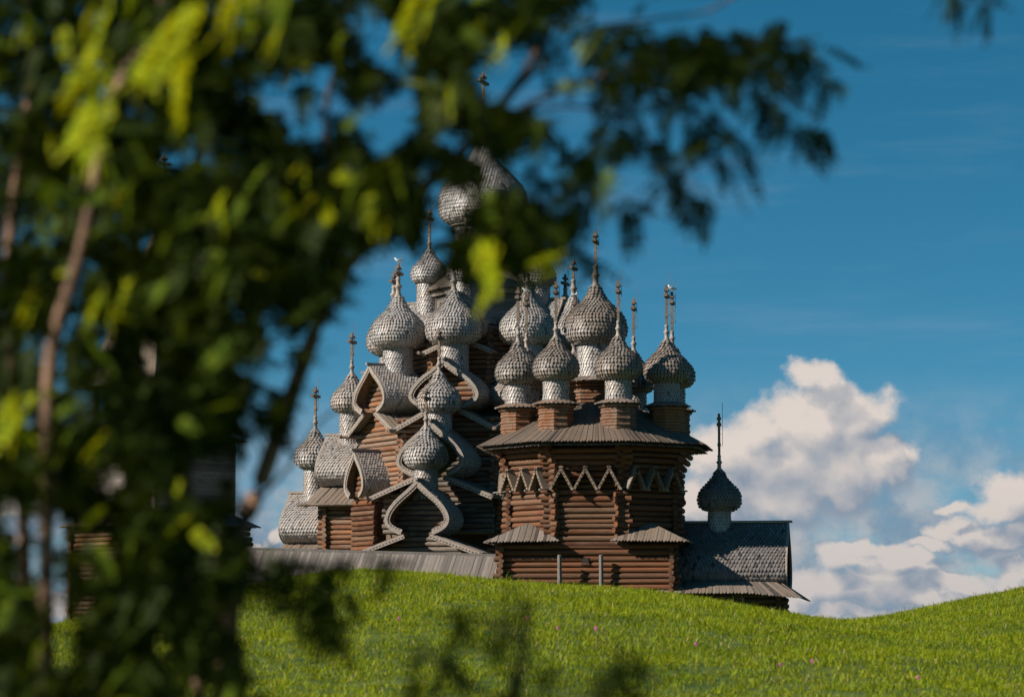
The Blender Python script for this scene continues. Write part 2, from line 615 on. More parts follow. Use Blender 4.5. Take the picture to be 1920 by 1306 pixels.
def planks(mb, A, B, C, D, n, t=0.05, tip=0.10, gap=0.94, lift=0.02):
    """boards lying on the slope whose top edge is A-B and bottom edge is D-C"""
    A, B, C, D = map(Vector, (A, B, C, D))
    nrm = (B - A).cross(D - A)
    if nrm.length < 1e-6:
        nrm = (C - D).cross(A - D) * -1
    nrm.normalize()
    if nrm.z < 0:
        nrm = -nrm
    for i in range(n):
        a, b = (i + 0.5 - 0.5 * gap) / n, (i + 0.5 + 0.5 * gap) / n
        t0, t1 = A.lerp(B, a), A.lerp(B, b)
        b0, b1 = D.lerp(C, a), D.lerp(C, b)
        mid = (b0 + b1) / 2
        dr = (mid - (t0 + t1) / 2).normalized()
        o = nrm * (lift * (i % 2) + random.uniform(0, 0.012))
        sh = dr * random.uniform(-0.03, 0.03)
        poly = [t0 + o, t1 + o, b1 + o + sh, mid + dr * tip + o + sh, b0 + o + sh]
        if (poly[1] - poly[0]).length < 0.004:
            poly = poly[1:]
        pn = (poly[1] - poly[0]).cross(poly[2] - poly[0])
        if pn.dot(nrm) < 0:
            poly.reverse()
        mb.slab(poly, nrm, t)


# ------------------------------------------------------------------ logs
def unit_log(seed):
    r0 = random.Random(seed)
    mb = MB()
    n, xs = 8, (-0.5, -0.12, 0.5)
    vs, fs = [], []
    for x in xs:
        sc = 0.5 * r0.uniform(0.93, 1.03)
        dy, dz = r0.uniform(-0.03, 0.03), r0.uniform(-0.02, 0.02)
        for k in range(n):
            a = 2 * math.pi * k / n
            vs.append((x, dy + sc * math.cos(a), dz + sc * math.sin(a)))
    for i in range(2):
        for k in range(n):
            k2 = (k + 1) % n
            fs.append((i * n + k, i * n + k2, (i + 1) * n + k2, (i + 1) * n + k))
    sides = len(fs)
    fs.append(tuple(range(n)))
    fs.append(tuple(2 * n + k for k in range(n - 1, -1, -1)))
    mb.add(vs, fs)
    return mb, sides


LOGS = {}


def log_mesh(kind):
    if kind not in LOGS:
        LOGS[kind] = []
        for s in range(4):
            mb, sides = unit_log(s + 11)
            me = mb.mesh('log', M[kind])
            me.polygons.foreach_set('use_smooth', [i < sides for i in range(len(me.polygons))])
            LOGS[kind].append(me)
    return random.choice(LOGS[kind])


PITCH = 0.355


def log(parent, p, ang, length, d=PITCH, kind='log', name='log'):
    j = random.uniform
    q = Vector(p) + Vector((-math.sin(ang), math.cos(ang), 0)) * j(-0.03, 0.03)
    q.z += j(-0.012, 0.012)
    return obj(name, log_mesh(kind), parent, q, (j(0, 6.28), j(-0.0025, 0.0025), ang),
               (length, d * j(0.96, 1.08), d * j(0.96, 1.03)))


def log_wall(parent, a, b, z0, z1, ext=0.42, phase=0.0, kind='log', pitch=PITCH, flare=None, jitter=0.16):
    """courses of round logs from a to b (2-d), running past both corners"""
    a, b = Vector((*a, 0)), Vector((*b, 0))
    n = int((z1 - z0) / pitch)
    dv = (b - a).normalized()
    out = Vector((dv.y, -dv.x, 0))
    hs_ = [pitch * random.uniform(0.84, 1.16) for i in range(n)]
    tot = sum(hs_)
    acc = z0 + phase * pitch
    for i in range(n):
        pi_ = hs_[i] * n * pitch / tot
        z = acc + pi_ / 2
        acc += pi_
        e = ext + random.uniform(-jitter, jitter)
        k = flare(z) if flare else 0.0
        m = (a + b) / 2 + out * k
        L = (b - a).length + 2 * e + 0.82 * k
        log(parent, (m.x, m.y, z), math.atan2(dv.y, dv.x) + (math.pi if random.random() < 0.5 else 0), L, pi_, kind)


# ------------------------------------------------------------------ onion domes
ONION = [(0.60, 0.0), (0.70, 0.035), (0.84, 0.11), (0.945, 0.22), (0.995, 0.38), (1.0, 0.52), (0.97, 0.70),
         (0.90, 0.87), (0.78, 1.02), (0.63, 1.17), (0.485, 1.31), (0.37, 1.45), (0.28, 1.60), (0.20, 1.76), (0.145, 1.90)]
ONION_P = catmull(ONION, 4)
DOME_ME = {}


def dome_mesh(n, mat):
    key = (n, mat)
    if key not in DOME_ME:
        core = MB()
        core.lathe([(0.3, -0.01)] + [(max(r - 0.012, 0.02), z) for r, z in ONION_P[::2]], 28)
        w = 2 * math.pi / n
        sh = shingles_lathe(ONION_P, n, w * 1.10, w * 0.52, 1.0)
        DOME_ME[key] = (core.mesh('onion_dome', M['under'], True), sh.mesh('shingles', M[mat]))
    return DOME_ME[key]


def neck_mesh():
    mb = MB()
    mb.lathe([(0.16, -0.05), (0.15, 0.04), (0.095, 0.10), (0.09, 0.30), (0.135, 0.34), (0.14, 0.40), (0.085, 0.44),
              (0.075, 0.62), (0.10, 0.66), (0.06, 0.72)], 12)
    return mb.mesh('neck', M['metal'], True)


NECK = neck_mesh()
CROSS_ME = {}


def cross_mesh(H, bar):
    key = (round(H, 2), round(bar, 2))
    if key not in CROSS_ME:
        mb = MB()
        w = 0.075
        mb.box(-w, w, -w, w, -0.3, H)
        mb.box(-w * 1.7, w * 1.7, -bar / 2, bar / 2, H - 0.78, H - 0.60)
        mb.box(-w * 1.7, w * 1.7, -bar * 0.22, bar * 0.22, H - 0.40, H - 0.24)
        mb.box(-w * 1.35, w * 1.35, -w * 1.35, w * 1.35, H * 0.28, H * 0.28 + 0.2)
        mb.box(0.20, 0.228, -0.014, 0.014, H * 0.28, H + 0.7)      # lightning rod
        mb.box(0, 0.21, -0.012, 0.012, H * 0.55, H * 0.55 + 0.02)
        CROSS_ME[key] = mb.mesh('cross', M['cross'])
    return CROSS_ME[key]


DRUM_ME = {}


def drum_mesh(r, h, mat):
    key = (round(r, 2), round(h, 2), mat)
    if key not in DRUM_ME:
        core = MB()
        core.lathe([(r * 1.03 - 0.02, 0), (r - 0.02, h * 0.5), (r - 0.02, h)], 24)
        n = max(12, int(round(2 * math.pi * r / 0.185)))
        sh = shingles_lathe([(r * 1.04, 0), (r, h * 0.5), (r, h)], n, 0.205, 0.072, r)
        DRUM_ME[key] = (core.mesh('drum', M['under'], True), sh.mesh('shingles', M[mat]))
    return DRUM_ME[key]


def onion(parent, x, y, z, R, rot=0.0, cross_h=3.4, bar=1.5, drum_r=None, drum_z=None, mat='shingle', nper=None,
          dmat='shingle', cross=True):
    """onion dome with its neck and cross, standing on a shingled drum"""
    n = nper or (42 if R < 1.6 else 58 if R < 2.4 else 92)
    core, sh = dome_mesh(n, mat)
    d = obj('onion_dome', core, parent, (x, y, z), (0, 0, 0), (R, R, R))
    stuff(obj('shingles', sh, d, rot=(0, 0, random.uniform(0, 6.28))))
    obj('neck', NECK, d, (0, 0, 1.88))
    if cross:
        s = 1.0 / R
        obj('cross', cross_mesh(cross_h, bar), d, (0, 0, 2.40), (0, 0, 0), (s, s, s))
    if drum_r:
        h = z - drum_z + 0.05
        dc, ds = drum_mesh(drum_r, h, dmat)
        dr = obj('drum', dc, parent, (x, y, drum_z))
        stuff(obj('shingles', ds, dr, rot=(0, 0, random.uniform(0, 6.28))))
        ring = MB()
        ring.lathe([(drum_r * 1.02, -0.04), (R * 0.74, -0.03), (R * 0.74, 0.03), (drum_r * 0.9, 0.03)], 24)
        build('soffit_ring', ring, M['fascia'], dr, loc=(0, 0, h - 0.06))
    return d


# ------------------------------------------------------------------ barrel gables (bochka)
BAR = catmull([(0, 1), (0.15, 0.90), (0.36, 0.785), (0.58, 0.675), (0.76, 0.565), (0.91, 0.44), (0.985, 0.33), (1, 0.25),
               (0.95, 0.165), (0.82, 0.09), (0.64, 0.03), (0.5, 0)], 3)


def bar_half(t):
    for (x0, z0), (x1, z1) in zip(BAR, BAR[1:]):
        if z0 >= t >= z1:
            return x0 + (x1 - x0) * (z0 - t) / max(z0 - z1, 1e-6)
    return 0.5


def band(mb, poly, o0, o1, y0, y1, side):
    """flat band that follows a half outline, between inward offsets o0 and o1"""
    c = Curve2(poly)
    ss = np.linspace(0, c.L, 26)
    rows = []
    for s in ss:
        p, nr = c.at(s)
        # poly runs from the ridge down its right-hand side: outward is -nr
        o = (-nr[0], -nr[1])
        rows.append([(max(p[0] - o[0] * k, 0.0) * side, y, p[1] - o[1] * k) for y in (y0, y1) for k in (o0, o1)])
    vs = [q for r in rows for q in r]
    fs = []
    for i in range(len(rows) - 1):
        a, b = i * 4, i * 4 + 4
        fs += [(a, b, b + 1, a + 1), (a + 2, a + 3, b + 3, b + 2), (a, a + 2, b + 2, b), (a + 1, b + 1, b + 3, a + 3)]
    e = (len(rows) - 1) * 4
    fs += [(0, 1, 3, 2), (e, e + 2, e + 3, e + 1)]
    if side < 0:
        fs = [tuple(reversed(f)) for f in fs]
    mb.add(vs, fs)


def straight_board(mb, holes, p0, p1, w, y0, y1, step=0.24):
    """board on edge in the x-z plane from p0 to p1, hanging w below the line; holes gets cut-outs"""
    (x0, z0), (x1, z1) = p0, p1
    L = math.hypot(x1 - x0, z1 - z0)
    dx, dz = (x1 - x0) / L, (z1 - z0) / L
    nx, nz = -dz, dx
    if nz > 0:
        nx, nz = -nx, -nz
    q = [(x0, z0), (x1, z1), (x1 + nx * w, z1 + nz * w), (x0 + nx * w, z0 + nz * w)]
    mb.slab([(x, y0, z) for x, z in q], (0, -1, 0), y1 - y0)
    if holes is not None:
        for i in range(int(L / step)):
            t = (i + 0.5) * step
            cx, cz = x0 + dx * t + nx * w * 0.62, z0 + dz * t + nz * w * 0.62
            r = 0.052
            holes.slab([(cx + r * 1.5 * dx, y0 - 0.006, cz + r * 1.5 * dz), (cx - r * nx, y0 - 0.006, cz - r * nz),
                        (cx - r * 1.5 * dx, y0 - 0.006, cz - r * 1.5 * dz), (cx + r * nx, y0 - 0.006, cz + r * nz)],
                       (0, -1, 0), 0.02)


def barrel(parent, r, a, zw, b, h, L, we, he, ov=1.05, wall=None, z0=None, logs=True, kind='log_grey', mat='shingle',
           sides=(), eaves=True, row=0.225, both=True, off=0.0, side_len=None):
    """ogee barrel roof: front plane at distance r in direction a, waist at height zw"""
    A = rad(a)
    root_loc = (r * math.sin(A) + off * math.cos(A), -r * math.cos(A) + off * math.sin(A), zw)
    poly = [(x * b, z * h) for x, z in BAR]
    core = MB()
    k = len(poly)
    ins = 0.02
    vs, fs = [], []
    full = [(-(x - ins) if x > ins else 0.0, z - ins) for x, z in reversed(poly)] + \
           [((x - ins) if x > ins else 0.0, z - ins) for x, z in poly[1:]]
    m = len(full)
    for y in (0.03, L):
        vs += [(x, y, z) for x, z in full]
    for i in range(m - 1):
        fs.append((i, i + 1, m + i + 1, m + i))
    fs.append(tuple(range(2 * m - 1, m - 1, -1)))
    core.add(vs, fs)
    root = obj('barrel_roof', core.mesh('barrel_roof', M['under']), parent, root_loc, (0, 0, A))
    # shingles, bottom to ridge
    sh = MB()
    up = list(reversed(poly))
    shingles_extrude(sh, up, 0.06, L, 0.22, row, 0.085, 1)
    shingles_extrude(sh, up, 0.06, L, 0.22, row, 0.085, -1)
    stuff(build('shingles', sh, M[mat], root))
    rb = MB()
    rb.box(-0.13, 0.13, -0.28, L, h - 0.02, h + 0.13)
    build('ridge_beam', rb, M['fascia'], root)
    # carved front boards
    for s in (1, -1):
        mb, hl = MB(), MB()
        ln = MB()
        band(ln, poly, 0.07, 0.13, 0.06, ov + 0.25, s)
        build('hood_lining', ln, M['lining'], root)
        band(mb, poly, -0.04, 0.19, -0.09, 0.05, s)
        fb = build('fascia_board', mb, M['fascia'], root)
        mb = MB()
        band(mb, poly, 0.18, 0.34, -0.04, 0.04, s)
        build('carved_trim', mb, M['fascia'], fb)
        c = Curve2(poly)
        nh = int(c.L / 0.24)
        for i in range(nh):
            p, nr = c.at((i + 0.5) * 0.24)
            cx, cz = (p[0] + nr[0] * 0.265) * s, p[1] + nr[1] * 0.265
            if abs(cx) < 0.12:
                continue
            d = 0.055
            hl.slab([(cx + d, -0.046, cz), (cx, -0.046, cz + d), (cx - d, -0.046, cz), (cx, -0.046, cz - d)],
                    (0, -1, 0), 0.02)
        build('cut_holes', hl, M['hole'], fb)
    wall = wall if wall is not None else we - 0.8
    if eaves:
        pk = MB()
        for s in (1, -1):
            ptop0, ptop1 = (s * 0.48 * b, 0.0, 0.02), (s * 0.48 * b, L, 0.02)
            bot0, bot1 = (s * we, 0.0, -he), (s * we, L, -he)
            planks(pk, ptop0, ptop1, bot1, bot0, max(4, int(L / 0.19)))
        stuff(build('eave_boards', pk, M['plank'], root))
        for s in (1, -1):
            mb, hl = MB(), MB()
            straight_board(mb, hl, (s * 0.42 * b, 0.02), (s * (we + 0.05), -he - 0.03), 0.30, -0.07, 0.04)
            eb = build('eave_fascia', mb, M['fascia'], root)
            build('cut_holes', hl, M['hole'], eb)
            gt = MB()
            gt.tube([(s * (we + 0.10), -0.55, -he - 0.12), (s * (we - 0.02), L, -he - 0.12)], [0.13, 0.13], 6)
            build('gutter_log', gt, M['cross'], root)
    zb = (z0 - zw) if z0 is not None else -he - 0.4
    # gable wall: dark core and round logs

    def half(z):
        if z >= 0:
            return bar_half(min(z / h, 1.0)) * b - 0.10
        if eaves and z > -he:
            return 0.5 * b + (-z / he) * (wall - 0.5 * b)
        return wall
    zs = [zb] + ([-he] if eaves else []) + [h * t for t in (0, 0.08, 0.17, 0.25, 0.35, 0.5, 0.65, 0.8, 0.97)]
    pts = [(max(half(z) - 0.06, 0.01), z) for z in zs]
    gw = MB()
    loop = [(x, ov + 0.22, z) for x, z in pts] + [(-x, ov + 0.22, z) for x, z in reversed(pts)]
    gw.slab(loop, (0, -1, 0), 0.1)
    if z0 is not None:
        gw.box(-wall + 0.12, wall - 0.12, ov + 0.33, L, zb, -he * 0.75)
    g = build('gable_wall', gw, M['core'], root)
    if logs:
        n = int((h * 0.93 - zb) / PITCH)
        for i in range(n):
            z = zb + (i + 0.5) * PITCH
            hw = half(z)
            ext = 0.35 + random.uniform(-0.08, 0.08) if z < -he else -0.02
            if hw < 0.25:
                continue
            log(g, (0, ov + 0.17, z), 0 if random.random() < 0.5 else math.pi, 2 * (hw + ext), PITCH, kind)
    for s in sides:
        SL = side_len or (L - ov)
        n = int((-he * 0.8 - zb) / PITCH)
        for i in range(n):
            z = zb + (i + 1.0) * PITCH
            log(g, (s * (wall - 0.1), ov + SL / 2 - 0.1, z), math.pi / 2, SL + 0.6 + random.uniform(-0.1, 0.1), PITCH, kind)
    return root


def polar(r, a):
    return (r * math.sin(rad(a)), -r * math.cos(rad(a)))


def octa(R, off=22.5):
    """corner points of an octagon; face k looks in direction 45*k"""
    return [polar(R, off + 45 * k) for k in range(8)]


def octa_prism(mb, R0, z0, R1, z1):
    a, b = octa(R0), octa(R1)
    vs = [(x, y, z0) for x, y in a] + [(x, y, z1) for x, y in b]
    fs = [(k, (k + 1) % 8, 8 + (k + 1) % 8, 8 + k) for k in range(8)]
    fs += [tuple(range(7, -1, -1)), tuple(range(8, 16))]
    mb.add(vs, fs)


# ------------------------------------------------------------------ ground
CREST = [(-3000, 1225), (-600, 1215), (0, 1203), (120, 1195), (300, 1150), (450, 1115), (600, 1085), (700, 1074), (850, 1082),
         (950, 1092), (1100, 1105), (1200, 1114), (1300, 1128), (1400, 1146), (1470, 1158), (1560, 1166), (1650, 1153),
         (1750, 1138), (1850, 1117), (1920, 1101), (2100, 1072), (2400, 1060), (5000, 1150)]
CD = 86.0
cx_ = np.array([(p[0] - 960) / F * CD for p in CREST])
cz_ = np.array([CAMZ + (HOR - p[1] - 6) / F * CD for p in CREST])
CHZ = 2.0


def smooth(t):
    t = np.clip(t, 0, 1)
    return t * t * (3 - 2 * t)


def ground_z(x, y):
    x, y = np.asarray(x, float), np.asarray(y, float)
    hc = sum(np.interp(x + d, cx_, cz_) for d in (-0.5, 0, 0.5)) / 3
    zn = 1.08 * smooth((y - 8) / 38.0)
    z = zn + (hc - 1.08) * np.sin(np.clip((y - 44) / (CD - 44), 0, 1) * math.pi / 2)
    back = smooth((y - CD) / 55.0)
    z = z * (1 - back) + CHZ * back
    far = smooth((np.hypot(x, y) - 330) / 500.0)
    z = z * (1 - far) + (-3.0) * far
    z = z + 0.07 * np.sin(x * 0.9 + 1.3 * np.sin(y * 0.31)) * np.sin(y * 0.43 + x * 0.2) * smooth((y - 30) / 15) * (1 - back)
    return z


def build_ground():
    xs = np.concatenate([-np.geomspace(9000, 26, 26), np.arange(-25, 25.1, 0.6), np.geomspace(26, 9000, 26)])
    ys = np.concatenate([-np.geomspace(3000, 12, 14), np.arange(-10, 30, 2.0), np.arange(30, 150, 0.7),
                         np.geomspace(151, 14000, 40)])
    X, Y = np.meshgrid(xs, ys)
    Z = ground_z(X, Y)
    v = np.stack([X, Y, Z], -1).reshape(-1, 3)
    nx, ny = len(xs), len(ys)
    i = np.arange(nx * ny).reshape(ny, nx)
    f = np.stack([i[:-1, :-1], i[:-1, 1:], i[1:, 1:], i[1:, :-1]], -1).reshape(-1, 4)
    me = bpy.data.meshes.new('ground')
    me.from_pydata(v.tolist(), [], f.tolist())
    me.polygons.foreach_set('use_smooth', [True] * len(me.polygons))
    m, w, b = mat_base('meadow_soil', 0.9)
    pos = w.n('ShaderNodeNewGeometry').outputs['Position']
    c = w.mix(w.ramp(w.noise(pos, 1.2, 6, 0.65), 0.35, 0.65), (0.035, 0.065, 0.008), (0.085, 0.115, 0.014))
    w.link(c, b.inputs['Base Color'])
    me.materials.append(m)
    o = obj('ground', me)
    o['kind'] = 'structure'


build_ground()


def build_grass():
    N = 420000
    T = 30000                                   # tufts
    ty = np.sqrt(rng.uniform(42.0 ** 2, 93.0 ** 2, T))
    tx = rng.uniform(-1, 1, T) * (0.168 * ty + 0.4)
    tk = rng.integers(0, T, N)
    ta, tr_ = rng.uniform(0, 2 * math.pi, N), np.abs(rng.normal(0, 0.13, N))
    x, y = tx[tk] + np.cos(ta) * tr_, ty[tk] + np.sin(ta) * tr_
    th = rng.uniform(0.55, 1.35, T)[tk]
    patch = (np.sin(x * 0.8 + 2 * np.sin(y * 0.23)) * np.sin(y * 0.37 + 1.1) + np.sin(x * 2.3 + y * 0.9) * 0.5) * 0.5
    hgt = rng.gamma(4.0, 0.024, N) + 0.04 + 0.03 * patch
    hgt = np.clip(hgt * th * 0.68, 0.035, 0.28)
    tall = rng.random(N) < 0.012
    hgt[tall] *= 1.7
    z = ground_z(x, y) - 0.015
    ang = rng.uniform(0, 2 * math.pi, N)
    wid = rng.uniform(0.0035, 0.010, N)
    la = ta + rng.normal(0, 0.6, N)
    lean = rng.uniform(0.15, 1.15, N) * hgt
    dx, dy = np.cos(ang) * wid, np.sin(ang) * wid
    lx, ly = np.cos(la) * lean + 0.05 * hgt, np.sin(la) * lean
    V = np.zeros((N, 5, 3))
    V[:, 0] = np.stack([x - dx, y - dy, z], -1)
    V[:, 1] = np.stack([x + dx, y + dy, z], -1)
    V[:, 2] = np.stack([x + dx * 0.8 + lx * 0.35, y + dy * 0.8 + ly * 0.35, z + hgt * 0.6], -1)
    V[:, 3] = np.stack([x - dx * 0.8 + lx * 0.35, y - dy * 0.8 + ly * 0.35, z + hgt * 0.6], -1)
    V[:, 4] = np.stack([x + lx, y + ly, z + hgt * (1 - 0.35 * (lean / np.maximum(hgt, 1e-4)))], -1)
    base = (np.arange(N) * 5)[:, None]
    loops = np.concatenate([base + np.array([[0, 1, 2, 3]]), base + np.array([[3, 2, 4]])], 1).reshape(-1).astype(np.int32)
    starts = np.stack([np.arange(N) * 7, np.arange(N) * 7 + 4], -1).reshape(-1).astype(np.int32)
    me = bpy.data.meshes.new('grass')
    me.vertices.add(N * 5)
    me.vertices.foreach_set('co', V.reshape(-1).astype(np.float32))
    me.loops.add(N * 7)
    me.loops.foreach_set('vertex_index', loops)
    me.polygons.add(N * 2)
    me.polygons.foreach_set('loop_start', starts)
    me.update(calc_edges=True)
    me.materials.append(M['grass'])
    o = obj('grass', me)
    o['kind'] = 'stuff'
    o['label'] = 'long sunlit green grass covering the near hill'
    o['category'] = 'grass'


build_grass()

# ------------------------------------------------------------------ nearer church with nine domes
ID = 200.0                                    # its distance
IC = P(1118, 1100, ID)
church = thing('wooden_church', 'dark log church with octagonal body, zigzag belt and ring of small onion domes', 'church',
               (IC.x, ID, CHZ), rad(-8))


def zi(py, dy=0.0):
    """height in the nearer church of photo row py at local depth offset dy (towards the camera is negative)"""
    return P(1118, py, ID + dy).z - CHZ


HALF = 5.2
OR = 5.62
# square base
zq = zi(1013, -5.2)
mb = MB()
mb.box(-HALF + 0.16, HALF - 0.16, -HALF + 0.16, HALF - 0.16, -0.6, zq)
base = build('base_wall', mb, M['core'], church)
log_wall(base, (-HALF, -HALF), (HALF, -HALF), 1.2, zq - 0.05)
log_wall(base, (HALF, -HALF), (HALF, HALF), 1.2, zq - 0.2, phase=0.5)
log_wall(base, (-HALF, HALF), (-HALF, -HALF), 1.2, zq - 0.2, phase=0.5)
mb = MB()
wx, wz = -0.05, zi(1050, -5.4)
mb.box(wx - 0.2, wx + 0.2, -HALF - 0.215, -HALF - 0.1, wz - 0.17, wz + 0.17)
win = build('window', mb, M['hole'], church)
mb = MB()
mb.box(wx - 0.26, wx + 0.26, -HALF - 0.235, -HALF - 0.1, wz - 0.26, wz - 0.17)
build('sill', mb, M['log'], win)

# octagon walls
zo1 = zi(838, -6)
zfl = zi(882, -5.5)


def iflare(z):
    return 0.0 if z < zfl else 0.62 * ((z - zfl) / (zo1 - zfl)) ** 1.3


mb = MB()
octa_prism(mb, OR - 0.2, zq - 1.0, OR - 0.2, zo1 + 0.3)
octw = build('octagon_wall', mb, M['core'], church)
oc = octa(OR)
for k in (-2, -1, 0, 1, 2):
    a, b = oc[(k - 1) % 8], oc[k % 8]
    log_wall(octw, a, b, zq - 0.4, zo1 + 0.25, ext=0.52, phase=0.5 * (k % 2), flare=iflare)

# corner roofs of the square
for sx, sy in ((-1, -1), (1, -1)):
    pk = MB()
    ap = Vector((sx * 3.75, sy * 3.75, zi(979, -3.8)))
    e = HALF + 0.95
    ze = zi(1012, -6.1)
    c0 = Vector((sx * e, sy * e, ze - 0.06))
    pa = Vector((sx * 1.55, sy * e, ze))
    pb = Vector((sx * e, sy * 1.55, ze))
    ta = Vector((sx * 2.3, sy * 4.9, ze + 0.45))
    tb = Vector((sx * 4.9, sy * 2.3, ze + 0.45))
    planks_tri(pk, ap, pa, c0)
    planks_tri(pk, ap, c0, pb)
    cr = stuff(build('corner_roof', pk, M['plank'], church))
    mb = MB()
    mb.add([ap - Vector((0, 0, 0.1)), c0 - Vector((sx * .2, sy * .2, 0.1)), pa - Vector((0, sy * .2, 0.1)), pb - Vector((sx * .2, 0, 0.1))],
           [(0, 1, 2), (0, 3, 1)])
    build('roof_lining', mb, M['under'], church)

# zigzag belt: three small gables on each face
zt0, zt1 = zi(914, -6), zi(873, -6)
TOOTH = {}
tw = 2 * OR * math.sin(rad(22.5)) / 3 * 1.03
mb = MB()
for s in (1, -1):
    q = [(0, -0.50, zt1 - zt0), (0, 0.25, zt1 - zt0 + 0.12), (s * tw / 2, 0.25, 0.12), (s * tw / 2, -0.50, 0)]
    n = Vector(q[1]) - Vector(q[0])
    n = n.cross(Vector(q[3]) - Vector(q[0])).normalized()
    if n.z < 0:
        n = -n
        q.reverse()
    mb.slab(q, n, 0.06)
TOOTH_ME = mb.mesh('gable_tooth', M['plank'])
BOARD_ME = []
for s in (1, -1):
    bb, hl = MB(), MB()
    straight_board(bb, hl, (s * -0.03, zt1 - zt0 + 0.05), (s * (tw / 2 + 0.02), -0.06), 0.15, -0.57, -0.505)
    me = bb.mesh('gable_board', [M['trim'], M['hole']])
    b2 = MB()
    b2.v, b2.f = bb.v + hl.v, bb.f + [tuple(i + len(bb.v) for i in f) for f in hl.f]
    me = b2.mesh('gable_board', [M['trim'], M['hole']])
    for p in me.polygons:
        p.material_index = 0 if p.index < len(bb.f) else 1
    BOARD_ME.append(me)
ap_ = OR * math.cos(rad(22.5))
for k in (-2, -1, 0, 1):
    for j in (-1, 0, 1):
        A = rad(45 * k)
        px_, py_ = polar(ap_ + 0.14, 45 * k)
        x = px_ + math.cos(A) * j * tw
        y = py_ + math.sin(A) * j * tw
        t = obj('gable_tooth', TOOTH_ME, church, (x, y, zt0), (0, 0, A))
        for me in BOARD_ME:
            obj('gable_board', me, t)
        mb = MB()
        mb.tube([(tw / 2, 0.1, 0.02), (tw / 2, -0.85, -0.08)], [0.07, 0.06], 6)
        build('drain_spout', mb, M['fascia'], t)

# big octagonal roof
ER, IR = 7.60, 2.3
zre, zri = zi(825, -7), zi(754, -2.2)
e8, i8 = octa(ER), octa(IR)
pk = MB()
for k in range(8):
    a, b = e8[(k - 1) % 8], e8[k]
    c, d = i8[(k - 1) % 8], i8[k]
    planks(pk, (*c, zri), (*d, zri), (*b, zre), (*a, zre), 30, 0.05, 0.12)
roof = stuff(build('roof_boards', pk, M['plank_brown'], church))
mb = MB()
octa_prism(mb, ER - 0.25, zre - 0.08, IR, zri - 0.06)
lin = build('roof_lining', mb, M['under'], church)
pk = MB()
e8b = octa(ER - 0.35)
i8b = octa(OR + 0.5)
for k in range(8):                            # second, lower row of boards under the eave
    a, b = e8b[(k - 1) % 8], e8b[k]
    c, d = i8b[(k - 1) % 8], i8b[k]
    planks(pk, (*c, zre + 0.42), (*d, zre + 0.42), (*b, zre - 0.22), (*a, zre - 0.22), 28, 0.04, 0.1)
stuff(build('eave_boards', pk, M['plank'], church))

# ring of eight small domes on log plinths


def plinth_mesh(R, h, n=8):
    mb = MB()
    k = max(3, int(h / 0.19))
    r0 = random.Random(5)
    for i in range(k):
        z0, z1 = h * i / k + 0.012, h * (i + 1) / k
        rr = R * (1.0 + 0.03 * (i % 2) + r0.uniform(-0.01, 0.02))
        if i >= k - 2:
            rr *= 1.10 + 0.12 * (i - k + 2)
        mb.lathe([(rr * 0.97, z0), (rr, z0 + 0.05), (rr, z1 - 0.05), (rr * 0.97, z1)], n, rad(22.5))
    return mb.mesh('plinth', M['log_grey'])


def cap_mesh(R, r1, h, n=34):
    mb = MB()
    for k in range(n):
        a0 = 2 * math.pi * (k + 0.5) / n
        ha = math.pi / n * 0.94
        o = 0.018 * (k % 2)

        def pt(r, a, z):
            return (r * math.cos(a), r * math.sin(a), z)
        poly = [pt(r1, a0 - ha, h + o), pt(R, a0 - ha, o), pt(R * 1.05, a0, o - 0.02), pt(R, a0 + ha, o), pt(r1, a0 + ha, h + o)]
        nrm = (Vector(poly[1]) - Vector(poly[0])).cross(Vector(poly[3]) - Vector(poly[0]))
        if nrm.z < 0:
            poly.reverse()
        mb.slab(poly, (0, 0, 1), 0.05)
    return mb.mesh('plinth_roof', M['plank'])


RR = 5.03
zb = zi(722, 0)
zp = zi(764, 0)
zpl = zre + (7.0 - RR - 0.9) * (zri - zre) / (ER - IR) - 0.15
PL = plinth_mesh(1.08, zp - zpl)
CP = cap_mesh(1.42, 0.6, 0.30)
CL = MB()
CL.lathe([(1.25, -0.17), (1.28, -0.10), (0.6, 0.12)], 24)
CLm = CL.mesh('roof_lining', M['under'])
for k in range(8):
    x, y = polar(RR, 22.5 + 45 * k)
    p = obj('plinth', PL, church, (x, y, zpl), (0, 0, rad(22.5 + 45 * k)))
    stuff(obj('plinth_roof', CP, p, (0, 0, zp - zpl - 0.1)))
    obj('roof_lining', CLm, p, (0, 0, zp - zpl - 0.05))
    ch = {0: 2.75, 7: 2.75}.get(k, 2.75)
    onion(church, x, y, zb - (0.05 if k in (3, 4) else 0), 1.37, cross_h=ch, bar=1.35, drum_r=0.76, drum_z=zp - 0.12,
          mat='shingle_brown')
# centre
zc = zi(645)
PLc = plinth_mesh(1.95, zi(716) - zri + 0.4)
cp = obj('centre_plinth', PLc, church, (0, 0, zri - 0.4))
zc1 = zi(716)
obj('plinth_roof', cap_mesh(2.45, 1.0, 0.42, 44), church, (0, 0, zc1 - 0.05))
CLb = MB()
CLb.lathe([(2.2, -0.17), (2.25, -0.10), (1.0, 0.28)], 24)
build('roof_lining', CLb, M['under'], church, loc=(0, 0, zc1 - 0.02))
onion(church, 0, 0, zc, 1.93, cross_h=2.55, bar=2.0, drum_r=1.13, drum_z=zc1 + 0.2, mat='shingle_brown')

